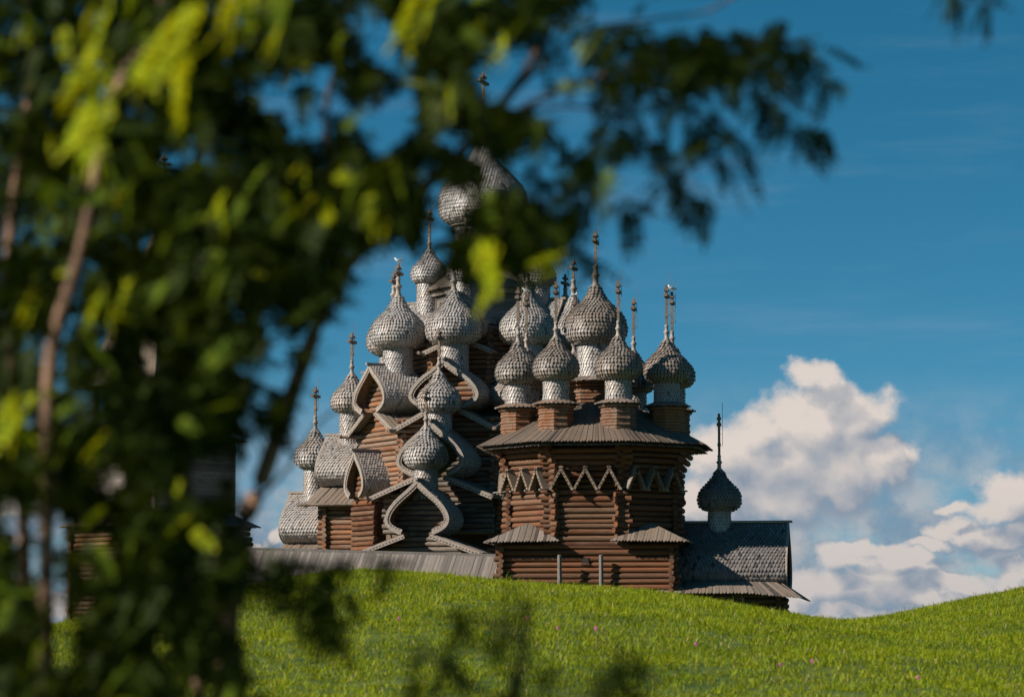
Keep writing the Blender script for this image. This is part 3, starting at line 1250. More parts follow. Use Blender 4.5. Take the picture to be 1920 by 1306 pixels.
# apse on the right with its long barrel roof
zaw = zi(1110, -1.6)
zar = zi(981, 0)
UE = 11.95
br = barrel(church, UE, 90, zaw, 3.0, zar - zaw, UE - HALF + 0.1, 5.3, 0.85, ov=0.6, wall=3.6, eaves=False, kind='log_dark',
            z0=-0.5, mat='shingle_dark', sides=(), row=0.26)
pk = MB()
zae = zi(1111, -6.0)
x0, xh, x1 = 4.3, UE - 2.6, UE + 1.05
zsk = zi(1088, -2.7)
planks(pk, (x0, -2.55, zsk), (xh, -2.55, zsk), (xh + 0.5, -6.0, zae), (x0, -6.0, zae), 26, 0.05, 0.1)
planks(pk, (xh, -2.55, zsk), (xh + 1.9, -2.55, zsk - 0.05), (x1, -5.6, zae - 0.30), (xh + 0.5, -6.0, zae), 16, 0.05, 0.1)
planks(pk, (UE - 0.4, -2.5, zsk - 0.1), (UE - 0.4, 2.5, zsk - 0.1), (x1, 5.6, zae - 0.30), (x1, -5.6, zae - 0.30), 44, 0.05, 0.1)
stuff(build('eave_boards', pk, M['plank'], church))
mb = MB()
hipb = [(x0, -5.0), (UE - 2.7, -5.0), (UE - 0.35, -3.9), (UE - 0.35, 3.9), (UE - 2.7, 5.0), (x0, 5.0)]
mb.add([(x, y, -0.6) for x, y in hipb] + [(x, y, zae + 0.05) for x, y in hipb],
       [(i, (i + 1) % 6, 6 + (i + 1) % 6, 6 + i) for i in range(6)] + [(6, 7, 8, 9, 10, 11)])
aw = build('apse_wall', mb, M['core'], church)
log_wall(aw, hipb[0], hipb[1], 0.9, zae + 0.1, kind='log_dark')
log_wall(aw, hipb[1], hipb[2], 0.9, zae + 0.1, phase=0.5, kind='log_dark')
log_wall(aw, hipb[2], hipb[3], 0.9, zae + 0.1, kind='log_dark')
onion(church, 7.72, 0, zi(956, -1), 1.32, cross_h=2.85, bar=0.6, drum_r=0.67, drum_z=zar - 1.5, mat='shingle_dark',
      dmat='shingle')

# long low refectory on the left: board roof, every board a piece
UW = -22.6
ref = MB()
ref.box(UW + 0.4, -HALF - 0.1, -3.7, 3.7, -0.5, zi(1080, -4) - 0.4)
rw = build('refectory_wall', ref, M['core'], church)
zr0, zr1 = zi(1040, 0), zi(1029, 2.5) + 0.10
ze0 = zi(1092, -4.4) - 0.5
rroof = MB()
rroof.add([(-HALF, 0, zr0 - 0.1), (UW, 0, zr1 - 0.1), (UW, -4.5, ze0 - 0.1), (-HALF, -4.5, ze0 - 0.1), (UW, 4.5, ze0 - 0.1), (-HALF, 4.5, ze0 - 0.1)],
          [(0, 1, 2, 3), (1, 0, 5, 4)])
rr = build('refectory_roof', rroof, M['under'], church)
NB = 72
bw = (-HALF + 0.05 - UW) / NB
bm = MB()
bm.slab([(-0.5, 0, 0), (-0.5, -1, 0), (0, -1.02, 0), (0.5, -1, 0), (0.5, 0, 0)], (0, 0, 1), 0.05)
BMe = [bm.mesh('roof_board', M['plank'])]


def mat_board():
    m, w, b = mat_base('single_roof_board', 0.75)
    oi = w.n('ShaderNodeObjectInfo').outputs['Random']
    tc = w.n('ShaderNodeTexCoord').outputs['Object']
    v = w.vmath('ADD', tc, w.vmath('SCALE', (3.0, 7.0, 1.0), w.math('MULTIPLY', oi, 20.0)))
    g = w.noise(w.vmath('MULTIPLY', v, (6, 3, 1)), 1.5, 6, 0.7)
    c = w.mix(oi, (0.12, 0.108, 0.098), (0.24, 0.212, 0.185))
    c = w.mix(w.ramp(g, 0.4, 0.75, 0, 0.7), c, (0.07, 0.058, 0.05))
    w.link(c, b.inputs['Base Color'])
    bump(w, b, g, 0.4, 0.02)
    return m


BMe[0].materials[0] = mat_board()
for i in range(NB):
    x = UW + (i + 0.5) * bw
    t = (i + 0.5) / NB
    zr = zr1 + (zr0 - zr1) * t
    L = math.hypot(4.6, zr - ze0)
    s = 0.96 + random.uniform(-0.03, 0.02)
    o = obj('roof_board', BMe[0], rr, (x, 0, zr + random.uniform(-0.01, 0.015)), (math.atan2(zr - ze0, 4.6), 0, 0),
            (bw * s, L + random.uniform(-.05, .05), 1))
rc = MB()
rc.slab([(UW - 0.3, -0.22, zr1 + 0.06), (-HALF - 0.05, -0.22, zr0 + 0.06), (-HALF - 0.05, 0.22, zr0 + 0.06), (UW - 0.3, 0.22, zr1 + 0.06)], (0, 0, 1), 0.26)
build('ridge_beam', rc, M['post'], rr)

# two bleached posts in front of the base
for i, (px, lab) in enumerate(((1049, 'bleached grey post against the log base, left of the small square window'),
                               (1127, 'bleached grey post against the log base, right of the small square window'))):
    q = P(px, 1041, ID - 5.9)
    mb = MB()
    mb.tube([(0, 0, -0.4), (0.02, 0, 2.2), (0, 0.02, q.z - CHZ)], [0.15, 0.14, 0.13], 8)
    mb.lathe([(0.13, q.z - CHZ - 0.01), (0.09, q.z - CHZ + 0.05)], 8)
    o = build('wooden_post', mb, M['post'], None, loc=(q.x, q.y, CHZ))
    o['label'] = lab
    o['category'] = 'post'
    o['group'] = 'posts by the log base'

# ------------------------------------------------------------------ taller church with the pyramid of domes
TD = 228.0
TC = P(905, 1100, TD)
tall = thing('wooden_church', 'tall silvery log church behind, piled high with onion domes and barrel gables', 'church',
             (TC.x, TD, CHZ), rad(-17))


def zt(py, dy=0.0):
    return P(905, py, TD + dy).z - CHZ


# main octagon
OA = 8.0
O1 = OA / math.cos(rad(22.5))
zoct = zt(795, -8)
mb = MB()
octa_prism(mb, O1 - 0.2, -0.6, O1 - 0.2, zoct + 0.6)
w1 = build('octagon_wall', mb, M['core'], tall)
oc = octa(O1)
for k, zlo in ((-1, 4.5), (0, 9.0), (1, 4.5)):
    log_wall(w1, oc[(k - 1) % 8], oc[k % 8], zlo, zoct + 0.5, ext=0.3, phase=0.5 * (k % 2), kind='log_grey')

# arms: two steps to the south and west
zw1, zw2 = zt(1001, -14), zt(892, -11)
h1, h2 = 3.65, 3.75
for a, sides in ((0, ()), (-90, (1,))):
    barrel(tall, 14.6, a, zw1, 2.25, h1, 3.0, 4.55, 1.25, ov=1.1 if a else 1.5, wall=3.7, z0=4.2, sides=sides, kind='log_grey' if a else 'log_old')
    barrel(tall, 11.8, a, zw2, 2.4, h2, 3.9, 4.4, 1.35, ov=1.05 if a else 1.5, wall=3.6, z0=4.2 if a else 8.0, sides=sides, kind='log_grey' if a else 'log_old')
    x, y = polar(12.75, a)
    onion(tall, x, y, zt(876, -12 if a == 0 else 3.6), 1.45, cross_h=1.9 if a == 0 else 2.4, bar=1.5, drum_r=0.76,
          drum_z=zw1 + h1 - 1.3)
    x, y = polar(9.95, a)
    onion(tall, x, y, zt(772, -9.5 if a == 0 else 2.9), 1.45, cross_h=2.3, bar=1.5, drum_r=0.84, drum_z=zw2 + h2 - 1.3)
# east arm, mostly behind the nearer church
barrel(tall, 11.8, 90, zw2, 2.4, h2, 3.9, 4.4, 1.35, ov=0.8, wall=3.6, z0=4.2, logs=False)

# small barrel gable on the south-west diagonal wall
barrel(tall, 10.1, -45, zt(931, -6), 1.55, zt(842, -6) - zt(931, -6), 2.4, 2.0, 0.5, ov=0.6, wall=1.5, eaves=False, z0=4.5, kind='log',
       sides=())
# corner post and boarding beside it
mb = MB()
q = polar(9.2, -20)
mb.box(-0.16, 0.16, -0.16, 0.16, 3.0, zt(940, -8))
build('corner_post', mb, M['log_grey'], tall, loc=(-3.95, -8.9, 0))

# eight barrels and domes on the main octagon
zw3 = zt(764, -9)
h3 = 3.4
for k in range(8):
    a = 45 * k
    vis = k in (0, 1, 6, 7)
    barrel(tall, 8.95, a, zw3, 2.5, h3, 3.3, 3.75, 1.35, ov=0.85, wall=3.3, z0=zw3 - 1.6, logs=vis)
    x, y = polar(6.75, a)
    dy = -6.75 * math.cos(rad(a - 17))
    onion(tall, x, y, zt(644, -6), 1.92, cross_h=1.35 + (0.5 if k in (1, 2) else 0), bar=1.6, drum_r=1.0, drum_z=zw3 + h3 - 1.6)
mb = MB()
octa_prism(mb, 8.2, zw3 - 1.2, 5.0, zw3 + 0.8)
build('roof_lining', mb, M['under'], tall)

# second octagon, logs, with four barrels and domes
O2 = 5.0 / math.cos(rad(22.5))
zo2 = zt(640, -4.5)
mb = MB()
octa_prism(mb, O2 - 0.2, zw3 - 0.5, O2 - 0.2, zo2 + 1.2)
w2 = build('octagon_wall', mb, M['core'], tall)
oc = octa(O2)
for k in (-2, -1, 0, 1, 2):
    log_wall(w2, oc[(k - 1) % 8], oc[k % 8], zw3 + 0.9, zo2 + 0.9, ext=0.3, phase=0.5 * (k % 2), kind='log_grey')
zw4 = zt(640, -5)
h4 = 3.35
for k in range(4):
    a = 90 * k
    barrel(tall, 5.9, a, zw4, 1.95, h4, 3.3, 2.6, 0.7, ov=0.7, wall=2.1, z0=zw4 - 0.9, logs=k in (0, 3), eaves=True)
    x, y = polar(4.05, a)
    onion(tall, x, y, zt(531, -3 if k != 3 else 1), 1.3, cross_h=2.3, bar=1.4, drum_r=0.88, drum_z=zw4 + h4 - 1.3)

# third octagon: board walls, cornice, roof and drum of the great dome
O3 = 3.05 / math.cos(rad(22.5))
z30, z31 = zo2 - 0.5, zt(541, -3)
mb = MB()
octa_prism(mb, O3 - 0.12, z30, O3 - 0.12, z31 + 0.2)
w3 = build('octagon_wall', mb, M['core'], tall)
oc = octa(O3)
nb = 15
bh = (z31 - z30) / nb
fw = 2 * 3.05 * math.tan(rad(22.5))
wb = MB()
wb.box(-0.5, 0.5, -0.04, 0.04, -0.5, 0.5)
WB = wb.mesh('wall_board', mat_board())
for k in range(8):
    if k in (3, 4, 5):
        continue
    for i in range(nb):
        x, y = polar(3.05 + random.uniform(0, 0.015), 45 * k)
        obj('wall_board', WB, w3, (x, y, z30 + (i + 0.5) * bh), (0, 0, rad(45 * k)), (fw * 0.97, 1, bh * 0.96))
    x, y = polar(O3 + 0.02, 45 * k + 22.5)
    cbm = MB()
    cbm.box(-0.11, 0.11, -0.11, 0.11, z30, z31)
    build('corner_board', cbm, M['fascia'], w3, loc=(x, y, 0), rot=(0, 0, rad(45 * k + 22.5)))
x, y = polar(3.12, -45)
mb = MB()
mb.box(-0.2, 0.2, -0.05, 0.05, -0.2, 0.2)
build('window', mb, M['hole'], tall, loc=(x - 0.3, y + 0.3, zt(567, -3)), rot=(0, 0, rad(-45)))
pk = MB()
e8, i8 = octa(O3 + 0.75), octa(1.9)
for k in range(8):
    planks(pk, (*i8[(k - 1) % 8], z31 + 1.9), (*i8[k], z31 + 1.9), (*e8[k], z31 + 0.15), (*e8[(k - 1) % 8], z31 + 0.15), 16)
stuff(build('roof_boards', pk, M['plank'], tall))
mb = MB()
octa_prism(mb, O3 + 0.45, z31 + 0.08, 1.9, z31 + 1.8)
octa_prism(mb, O3 + 0.35, z31 - 0.28, O3 + 0.42, z31 + 0.06)
build('cornice', mb, M['fascia'], tall)
onion(tall, 0, 0, zt(424), 3.15, cross_h=3.6, bar=2.2, drum_r=2.0, drum_z=z31 + 1.5)

# ------------------------------------------------------------------ bell tower behind the leaves on the left
BD = 238.0
BC = P(300, 1000, BD)
bell = thing('bell_tower', 'tall square log bell tower with tent roof, half hidden behind the leaves on the left', 'bell tower',
             (BC.x, BD, CHZ), rad(-43))


def zbt(py, dy=0.0):
    return P(300, py, BD + dy).z - CHZ


def bell_build():
    s1, s2 = 6.4 / math.sqrt(2), 5.55 / math.sqrt(2)
    z1, z2, z3 = zbt(985), zbt(826), zbt(727)
    mb = MB()
    mb.box(-s1 + .15, s1 - .15, -s1 + .15, s1 - .15, -0.5, z1)
    lo = build('base_wall', mb, M['core'], bell)
    log_wall(lo, (-s1, -s1), (s1, -s1), 2.0, z1, kind='log_grey')
    log_wall(lo, (-s1, s1), (-s1, -s1), 2.0, z1, phase=0.5, kind='log_grey')
    log_wall(lo, (s1, -s1), (s1, s1), 2.0, z1, phase=0.5, kind='log_dark')  # darker logs paint shade onto the face turned from the sun
    mb = MB()
    mb.box(-s2 + .1, s2 - .1, -s2 + .1, s2 - .1, z1 - 0.5, z2)
    up = build('upper_wall', mb, M['core'], bell)
    wbm = MB()
    wbm.box(-0.5, 0.5, -0.03, 0.03, -0.5, 0.5)
    WBm = wbm.mesh('wall_board', mat_board())
    nb = 20
    for (cx, cy, an) in ((0, -s2, 0), (-s2, 0, -90), (s2, 0, 90)):
        for i in range(nb):
            bh = (z2 - z1 - 0.4) / nb
            obj('wall_board', WBm, up, (cx, cy, z1 + 0.4 + (i + .5) * bh), (0, 0, rad(an)), (2 * s2, 1, bh * .95))
    pk = MB()

    def skirt(so, si, zo, zi_, n):
        c = [(-1, -1), (1, -1), (1, 1), (-1, 1)]
        for k in range(4):
            a, b = c[k], c[(k + 1) % 4]
            planks(pk, (a[0] * si, a[1] * si, zi_), (b[0] * si, b[1] * si, zi_), (b[0] * so, b[1] * so, zo), (a[0] * so, a[1] * so, zo), n)
    skirt(s1 + 0.75, s2, z1 - 0.1, z1 + 0.75, 44)
    skirt(s2 + 0.6, s2 - 0.7, z2 - 0.05, z2 + 0.55, 38)
    stuff(build('skirt_boards', pk, M['plank'], bell))
    for i in range(3):
        for j in range(3):
            if i == 1 and j == 1:
                continue
            mb = MB()
            mb.tube([((i - 1) * (s2 - .5), (j - 1) * (s2 - .5), z2), ((i - 1) * (s2 - .5), (j - 1) * (s2 - .5), z3 + .6)], [.2, .2], 8)
            build('belfry_post', mb, M['log_grey'], bell)
    mb = MB()
    mb.box(-s2 + .2, s2 - .2, -s2 + .2, s2 - .2, z3 + .3, z3 + .6)
    build('belfry_ceiling', mb, M['core'], bell)
    zt_, so_ = zbt(420), 6.6 / math.sqrt(2)
    pk = MB()
    c = [(-1, -1), (1, -1), (1, 1), (-1, 1)]
    for k in range(4):
        a, b = c[k], c[(k + 1) % 4]
        planks(pk, (a[0] * .3, a[1] * .3, zt_), (b[0] * .3, b[1] * .3, zt_), (b[0] * (s2 - .2), b[1] * (s2 - .2), z3 + 1.3),
               (a[0] * (s2 - .2), a[1] * (s2 - .2), z3 + 1.3), 34, gap=0.97)
        planks(pk, (a[0] * (s2 - .2), a[1] * (s2 - .2), z3 + 1.3), (b[0] * (s2 - .2), b[1] * (s2 - .2), z3 + 1.3),
               (b[0] * so_, b[1] * so_, z3), (a[0] * so_, a[1] * so_, z3), 40)
    stuff(build('tent_roof', pk, M['plank'], bell))
    onion(bell, 0, 0, zt_ + 0.4, 1.1, cross_h=2.2, bar=1.3, drum_r=0.55, drum_z=zt_ - 0.8)


bell_build()

# ------------------------------------------------------------------ gulls on the crosses


def gull_parts():
    body = MB()
    pts = [(-0.26, 0, 0.13), (-0.16, 0, 0.16), (0.0, 0, 0.19), (0.12, 0, 0.23), (0.17, 0, 0.30), (0.21, 0, 0.335), (0.255, 0, 0.33)]
    body.tube(pts, [0.015, 0.055, 0.085, 0.075, 0.05, 0.05, 0.012], 10)
    wings = MB()
    for s in (1, -1):
        wings.slab([(0.10, s * 0.085, 0.24), (-0.05, s * 0.09, 0.25), (-0.34, s * 0.02, 0.16), (-0.10, s * 0.09, 0.16), (0.08, s * 0.09, 0.19)],
                   (0, s, 0), 0.02 if s > 0 else 0.02)
    legs = MB()
    for s in (1, -1):
        legs.tube([(0.0, s * 0.03, 0.13), (0.01, s * 0.03, 0.0)], [0.008, 0.008], 5)
    bk = MB()
    bk.tube([(0.25, 0, 0.33), (0.31, 0, 0.315)], [0.014, 0.003], 5)
    return (('body', body.mesh('body', M['gull_white'], True)), ('wings', wings.mesh('wings', M['gull_grey'])),
            ('legs', legs.mesh('legs', M['beak'])), ('beak', bk.mesh('beak', M['beak'])))


GP = gull_parts()
bpy.context.view_layer.update()
crosses = [o for o in bpy.data.objects if o.name.startswith('cross')]
tops = []
for o in crosses:
    H = max(v.co.z for v in o.data.vertices) - 0.7
    tops.append(o.matrix_world @ Vector((0, 0, H)))


def to_px(p):
    d = p - Vector((0, 0, CAMZ))
    f = d.y * math.cos(TILT) + d.z * math.sin(TILT)
    u = -d.y * math.sin(TILT) + d.z * math.cos(TILT)
    return 960 + F * d.x / f, 653 - F * u / f


for (px, py), rz, lab in (((1268, 556), 200, 'white gull perched on the rightmost cross of the dome ring, by the sky'),
                          ((1097, 560), 30, 'white gull on a cross peeking out left of the largest near dome'),
                          ((985, 560), 160, 'white gull on the leftmost pair of crosses of the near dome ring'),
                          ((741, 490), 190, 'white gull on the cross of the left silvery dome beside the leaves')):
    best = min(tops, key=lambda p: (to_px(p)[0] - px) ** 2 + 0.15 * (to_px(p)[1] - py) ** 2)
    g = thing('gull', lab, 'gull', best, rad(rz), 'gulls on the crosses')
    for nm, me in GP:
        obj(nm, me, g, scale=(1.15, 1.15, 1.15))

# ------------------------------------------------------------------ clover heads in the grass
cb = MB()
for i in range(26):
    a, zz = 2.4 * i, 1 - 2 * (i + 0.5) / 26
    rr = math.sqrt(1 - zz * zz)
    d = Vector((rr * math.cos(a), rr * math.sin(a), zz))
    cb.tube([d * 0.010, d * 0.026], [0.006, 0.003], 4)
CBm = cb.mesh('flower_head', M['clover'])
cs = MB()
cs.tube([(0, 0, 0), (0.01, 0.01, 0.2), (0, 0, 0.34)], [0.004, 0.003, 0.003], 5)
CSm = cs.mesh('stem', M['grass'])
for px, py in ((1046, 1184), (1117, 1182), (990, 1166), (1523, 1247), (1463, 1254), (1118, 1186), (1305, 1213), (748, 1165), (1722, 1283)):
    # walk the view ray to the hill
    lo = None
    for Y in np.arange(44, 90, 0.25):
        q = P(px, py, Y)
        if q.z - 0.3 <= ground_z(q.x, Y):
            lo = (q.x, Y)
            break
    if lo is None:
        continue
    z = float(ground_z(lo[0], lo[1]))
    c = thing('clover_flower', 'small pink clover head standing among the sunlit grass', 'flower', (lo[0], lo[1], z),
              0, 'pink clover heads in the grass')
    obj('stem', CSm, c)
    obj('flower_head', CBm, c, (0, 0, 0.35), scale=(1.05, 1.05, 1.05))

# ------------------------------------------------------------------ rowan trees in front


def leaflet(L, W):
    return [(0, 0, 0), (W * 0.42, L * 0.28, 0.12 * W), (W * 0.46, L * 0.6, 0.14 * W), (0, L, -0.05 * L),
            (-W * 0.46, L * 0.6, 0.14 * W), (-W * 0.42, L * 0.28, 0.12 * W), (0, L * 0.5, -0.03 * L)]


LF_FACES = [(0, 1, 6), (1, 2, 6), (2, 3, 6), (3, 4, 6), (4, 5, 6), (5, 0, 6)]


def compound_leaf(seed=0):
    """rowan leaf: a stalk along +x with pairs of leaflets and one at the tip"""
    r0 = random.Random(seed)
    vs, fs = [], []
    Lr = 0.205

    def put(pts, ang, base, roll):
        o = len(vs)
        m = Matrix.Translation(base) @ Matrix.Rotation(ang, 4, 'Z') @ Matrix.Rotation(roll, 4, 'Y')
        vs.extend([tuple(m @ Vector(p)) for p in pts])
        fs.extend([tuple(i + o for i in f) for f in LF_FACES])

    def rz(x):
        return -1.1 * x * x
    for i in range(6):
        x = 0.045 + i * 0.029
        for s in (1, -1):
            L = 0.052 * (1 - 0.04 * abs(i - 2)) * r0.uniform(0.9, 1.1)
            put(leaflet(L, 0.029), -math.pi / 2 + s * rad(r0.uniform(58, 70)) + math.pi / 2 - rad(90) + rad(90) if False else (rad(-90) + s * rad(64)),
                (x, 0, rz(x)), r0.uniform(-0.5, 0.5))
    put(leaflet(0.055, 0.022), rad(-90), (Lr + 0.012, 0, rz(Lr)), 0)
    o = len(vs)
    w = 0.0016
    st = [(x, y, rz(x)) for x in (0, 0.09, Lr + 0.012) for y in (-w, w)]
    vs.extend(st)
    fs.extend([(o, o + 2, o + 3), (o, o + 3, o + 1), (o + 2, o + 4, o + 5), (o + 2, o + 5, o + 3)])
    return np.array(vs), fs


CL0 = [compound_leaf(s) for s in range(3)]


def leaf_mesh(name, mat, k=0):
    me = bpy.data.meshes.new(name)
    me.from_pydata(CL0[k][0].tolist(), [], CL0[k][1])
    me.materials.append(mat)
    return me


def leaf_frames(n, droop=(0.1, 1.0)):
    """random rotations: stalk points outwards and down"""
    az = rng.uniform(0, 2 * math.pi, n)
    dr = rng.uniform(*droop, n)
    roll = rng.uniform(-0.7, 0.7, n)
    ca, sa, cd, sd, cr, sr = np.cos(az), np.sin(az), np.cos(dr), np.sin(dr), np.cos(roll), np.sin(roll)
    X = np.stack([ca * cd, sa * cd, -sd], -1)
    Y0 = np.stack([-sa, ca, np.zeros(n)], -1)
    Z0 = np.cross(X, Y0)
    Y = Y0 * cr[:, None] + Z0 * sr[:, None]
    Z = np.cross(X, Y)
    return np.stack([X, Y, Z], -1)


def leaf_cloud(name, pts, mat, parent, scale=(0.8, 1.25), droop=(0.1, 1.0)):
    pts = np.asarray(pts, float)
    n = len(pts)
    R = leaf_frames(n, droop)
    sc = rng.uniform(*scale, n)
    base, fs = CL0[0]
    fs = np.array(fs)
    V = np.einsum('nij,vj->nvi', R, base) * sc[:, None, None] + pts[:, None, :] - (R[:, :, 0] * 0.1 * sc[:, None])[:, None, :]
    F_ = (fs[None] + (np.arange(n) * len(base))[:, None, None]).reshape(-1, 3)
    me = bpy.data.meshes.new(name)
    nv, nf = n * len(base), len(F_)
    me.vertices.add(nv)
    me.vertices.foreach_set('co', V.reshape(-1).astype(np.float32))
    me.loops.add(nf * 3)
    me.loops.foreach_set('vertex_index', F_.reshape(-1).astype(np.int32))
    me.polygons.add(nf)
    me.polygons.foreach_set('loop_start', (np.arange(nf) * 3).astype(np.int32))
    me.update(calc_edges=True)
    me.materials.append(mat)
    return obj(name, me, parent)


def stem(parent, name, pix, depth, w0, w1, n=9, bark='bark'):
    """stem through photo pixels at the given depths; widths in metres"""
    if not isinstance(depth, (list, tuple)):
        depth = [depth] * len(pix)
    pts = [tuple(P(x, y, d)) for (x, y), d in zip(pix, depth)]
    pts = catmull(pts, 4)
    rs = [0.5 * (w0 + (w1 - w0) * i / (len(pts) - 1)) for i in range(len(pts))]
    org = parent.matrix_world.translation if parent.parent is None else Vector((0, 0, 0))
    mb = MB()
    mb.tube([Vector(p) - parent_origin(parent) for p in pts], rs, n)
    return build(name, mb, M[bark], parent, True)


ORG = {}


def parent_origin(o):
    v = Vector((0, 0, 0))
    while o:
        v += Vector(o.location)
        o = o.parent
    return v


def tree_root(px, Y, label):
    q = P(px, 1306, Y)
    return thing('rowan_tree', label, 'tree', (q.x, Y, float(ground_z(q.x, Y))), 0, 'rowan trees in the foreground')


def ground_pt(px, Y):
    """photo row of the ground under pixel column px at depth Y (far below the frame)"""
    q = P(px, 1306, Y)
    z = float(ground_z(q.x, Y))
    return 1306 + (q.z - z) * F / Y


# open sky / open view windows between the leaves: (x, y, rx, ry, slant)
GAPS = [(525, 165, 26, 48, 0.6), (565, 235, 36, 22, 0.6), (612, 150, 22, 50, -0.4), (362, 282, 22, 20, 0), (322, 285, 16, 26, 0.5),
        (285, 230, 20, 18, 0.3), (700, 45, 28, 26, 0), (722, 88, 26, 30, 0), (745, 110, 22, 20, 0), (700, 215, 30, 34, -0.6),
        (720, 260, 30, 22, 0), (770, 200, 15, 15, 0), (770, 238, 15, 15, 0), (832, 252, 18, 20, 0), (868, 258, 18, 24, 0),
        (960, 120, 60, 42, 0.3), (930, 100, 34, 30, 0), (985, 165, 42, 40, 0), (918, 160, 22, 40, 0), (1075, 130, 36, 24, 0),
        (1105, 145, 26, 20, 0), (1050, 200, 30, 24, 0), (1090, 245, 40, 26, 0), (1060, 70, 40, 50, 0), (1010, 300, 60, 24, 0.4),
        (800, 325, 20, 26, 0), (905, 285, 14, 20, 0), (940, 330, 22, 24, 0), (850, 375, 28, 40, 0),
        (1010, 355, 44, 26, 0.4), (812, 410, 16, 34, 0),
        (735, 480, 40, 36, 0), (700, 520, 40, 36, 0.3), (690, 570, 60, 46, 0), (740, 590, 70, 70, 0), (800, 490, 44, 44, 0), (680, 480, 24, 18, 0),
        (540, 640, 38, 26, 0.2), (445, 680, 16, 26, 0.3), (485, 690, 16, 28, 0), (520, 710, 24, 28, 0), (480, 745, 26, 18, 0.4),
        (620, 680, 44, 70, -0.3), (590, 640, 40, 30, 0), (455, 790, 14, 18, 0), (490, 815, 20, 20, 0), (590, 830, 50, 60, -0.2),
        (520, 890, 46, 60, -0.5), (470, 900, 34, 60, 0), (510, 980, 50, 40, 0), (275, 455, 14, 14, 0), (435, 560, 14, 14, 0), (445, 595, 12, 12, 0), (505, 590, 22, 20, 0),
        (195, 620, 20, 18, 0.4), (112, 723, 14, 14, 0), (285, 665, 22, 28, 0), (300, 680, 20, 18, 0), (160, 745, 12, 12, 0),
        (220, 895, 36, 16, 0), (305, 928, 20, 22, 0), (385, 880, 50, 60, 0), (30, 970, 22, 34, 0), (90, 985, 20, 36, 0), (115, 1010, 30, 18, -0.4),
        (70, 1060, 28, 20, 0.3), (100, 1100, 24, 34, 0.3), (122, 1170, 26, 34, 0), (365, 1060, 20, 28, 0), (165, 1130, 14, 14, 0), (180, 1005, 18, 10, 0),
        (120, 1225, 26, 26, 0), (310, 1210, 20, 34, 0), (370, 1285, 24, 30, 0), (450, 1150, 36, 40, 0), (500, 1190, 40, 40, 0), (520, 1250, 50, 40, 0),
        (148, 510, 12, 34, 0.3), (128, 570, 14, 44, 0.35), (104, 630, 14, 40, 0.2), (93, 675, 12, 30, 0), (600, 1290, 60, 30, 0), (415, 835, 30, 14, 0), (430, 985, 30, 14, 0)]


def in_gap(px, py, grow=1.0):
    for x, y, rx, ry, sl_ in GAPS:
        dx, dy = px - x, py - y
        c, s = math.cos(sl_), math.sin(sl_)
        a, b = dx * c + dy * s, -dx * s + dy * c
        mg = 10 if x < 430 else 14
        rx2, ry2 = rx * grow + mg, ry * grow + mg
        if (a / rx2) ** 2 + (b / ry2) ** 2 < 1:
            return True
    return False


# leaf masses: (x, y, rx, ry, leaves)
MASS = [(150, 130, 260, 190, 520), (150, 400, 260, 200, 560), (130, 720, 240, 220, 580), (150, 1000, 220, 200, 440), (120, 1220, 250, 130, 430),
        (420, 90, 220, 140, 340), (420, 350, 190, 170, 420), (350, 640, 130, 190, 330), (330, 900, 110, 190, 300), (330, 1130, 130, 130, 260),
        (680, 70, 170, 100, 170), (640, 330, 150, 130, 230), (600, 480, 110, 90, 110), (700, 400, 120, 70, 110), (860, 120, 90, 120, 90),
        (880, 40, 160, 60, 50), (1010, 40, 90, 60, 26), (950, 420, 130, 60, 30), (930, 480, 130, 28, 26), (860, 210, 80, 60, 24), (1030, 320, 70, 60, 14),
        (480, 1070, 90, 60, 26), (570, 1080, 80, 40, 14), (660, 1090, 60, 40, 8), (420, 1220, 80, 70, 30), (470, 1290, 110, 40, 30), (560, 1160, 70, 30, 10),
        (600, 1120, 40, 60, 8), (620, 1195, 40, 30, 6), (650, 560, 60, 60, 12), (560, 560, 70, 80, 26), (1090, 260, 80, 80, 18), (620, 860, 22, 30, 3), (830, 860, 30, 22, 2),
        (800, 395, 50, 30, 26), (760, 430, 40, 30, 16), (960, 350, 26, 30, 12), (865, 265, 30, 20, 12), (930, 235, 60, 36, 40), (905, 225, 50, 26, 22), (880, 250, 30, 20, 12), (925, 300, 14, 26, 8), (850, 305, 44, 22, 22), (890, 350, 14, 40, 10), (935, 405, 60, 36, 40), (990, 370, 40, 24, 10), (700, 1060, 30, 50, 6), (480, 620, 70, 60, 36), (450, 850, 36, 90, 30), (430, 760, 60, 70, 40), (640, 120, 120, 80, 90), (820, 60, 140, 70, 110),
        (1000, 20, 110, 40, 60), (760, 300, 100, 80, 90), (880, 200, 90, 60, 60), (810, 270, 80, 60, 60), (960, 260, 70, 60, 45), (900, 440, 150, 46, 90),
        (470, 600, 80, 70, 70), (520, 560, 60, 50, 40), (440, 720, 50, 60, 40), (400, 800, 50, 80, 60), (500, 780, 30, 40, 12), (1020, 400, 80, 40, 30), (420, 1000, 50, 70, 50), (620, 520, 60, 50, 30), (1150, 110, 80, 60, 40), (1260, 120, 90, 50, 50), (1360, 110, 70, 50, 40), (1460, 90, 50, 36, 20)]


def mass_points():
    pts = []
    for x, y, rx, ry, n in MASS:
        k = 0
        tries = 0
        n = int(n * (2.2 if x < 430 else 1.35))
        while k < n and tries < n * 6:
            tries += 1
            a, r = rng.uniform(0, 2 * math.pi), math.sqrt(rng.uniform(0, 1))
            px, py = x + rx * r * math.cos(a), y + ry * r * math.sin(a)
            if in_gap(px, py):
                continue
            d = rng.uniform(8.0, 11.0)
            pts.append(tuple(P(px, py, d)))
            k += 1
    return pts


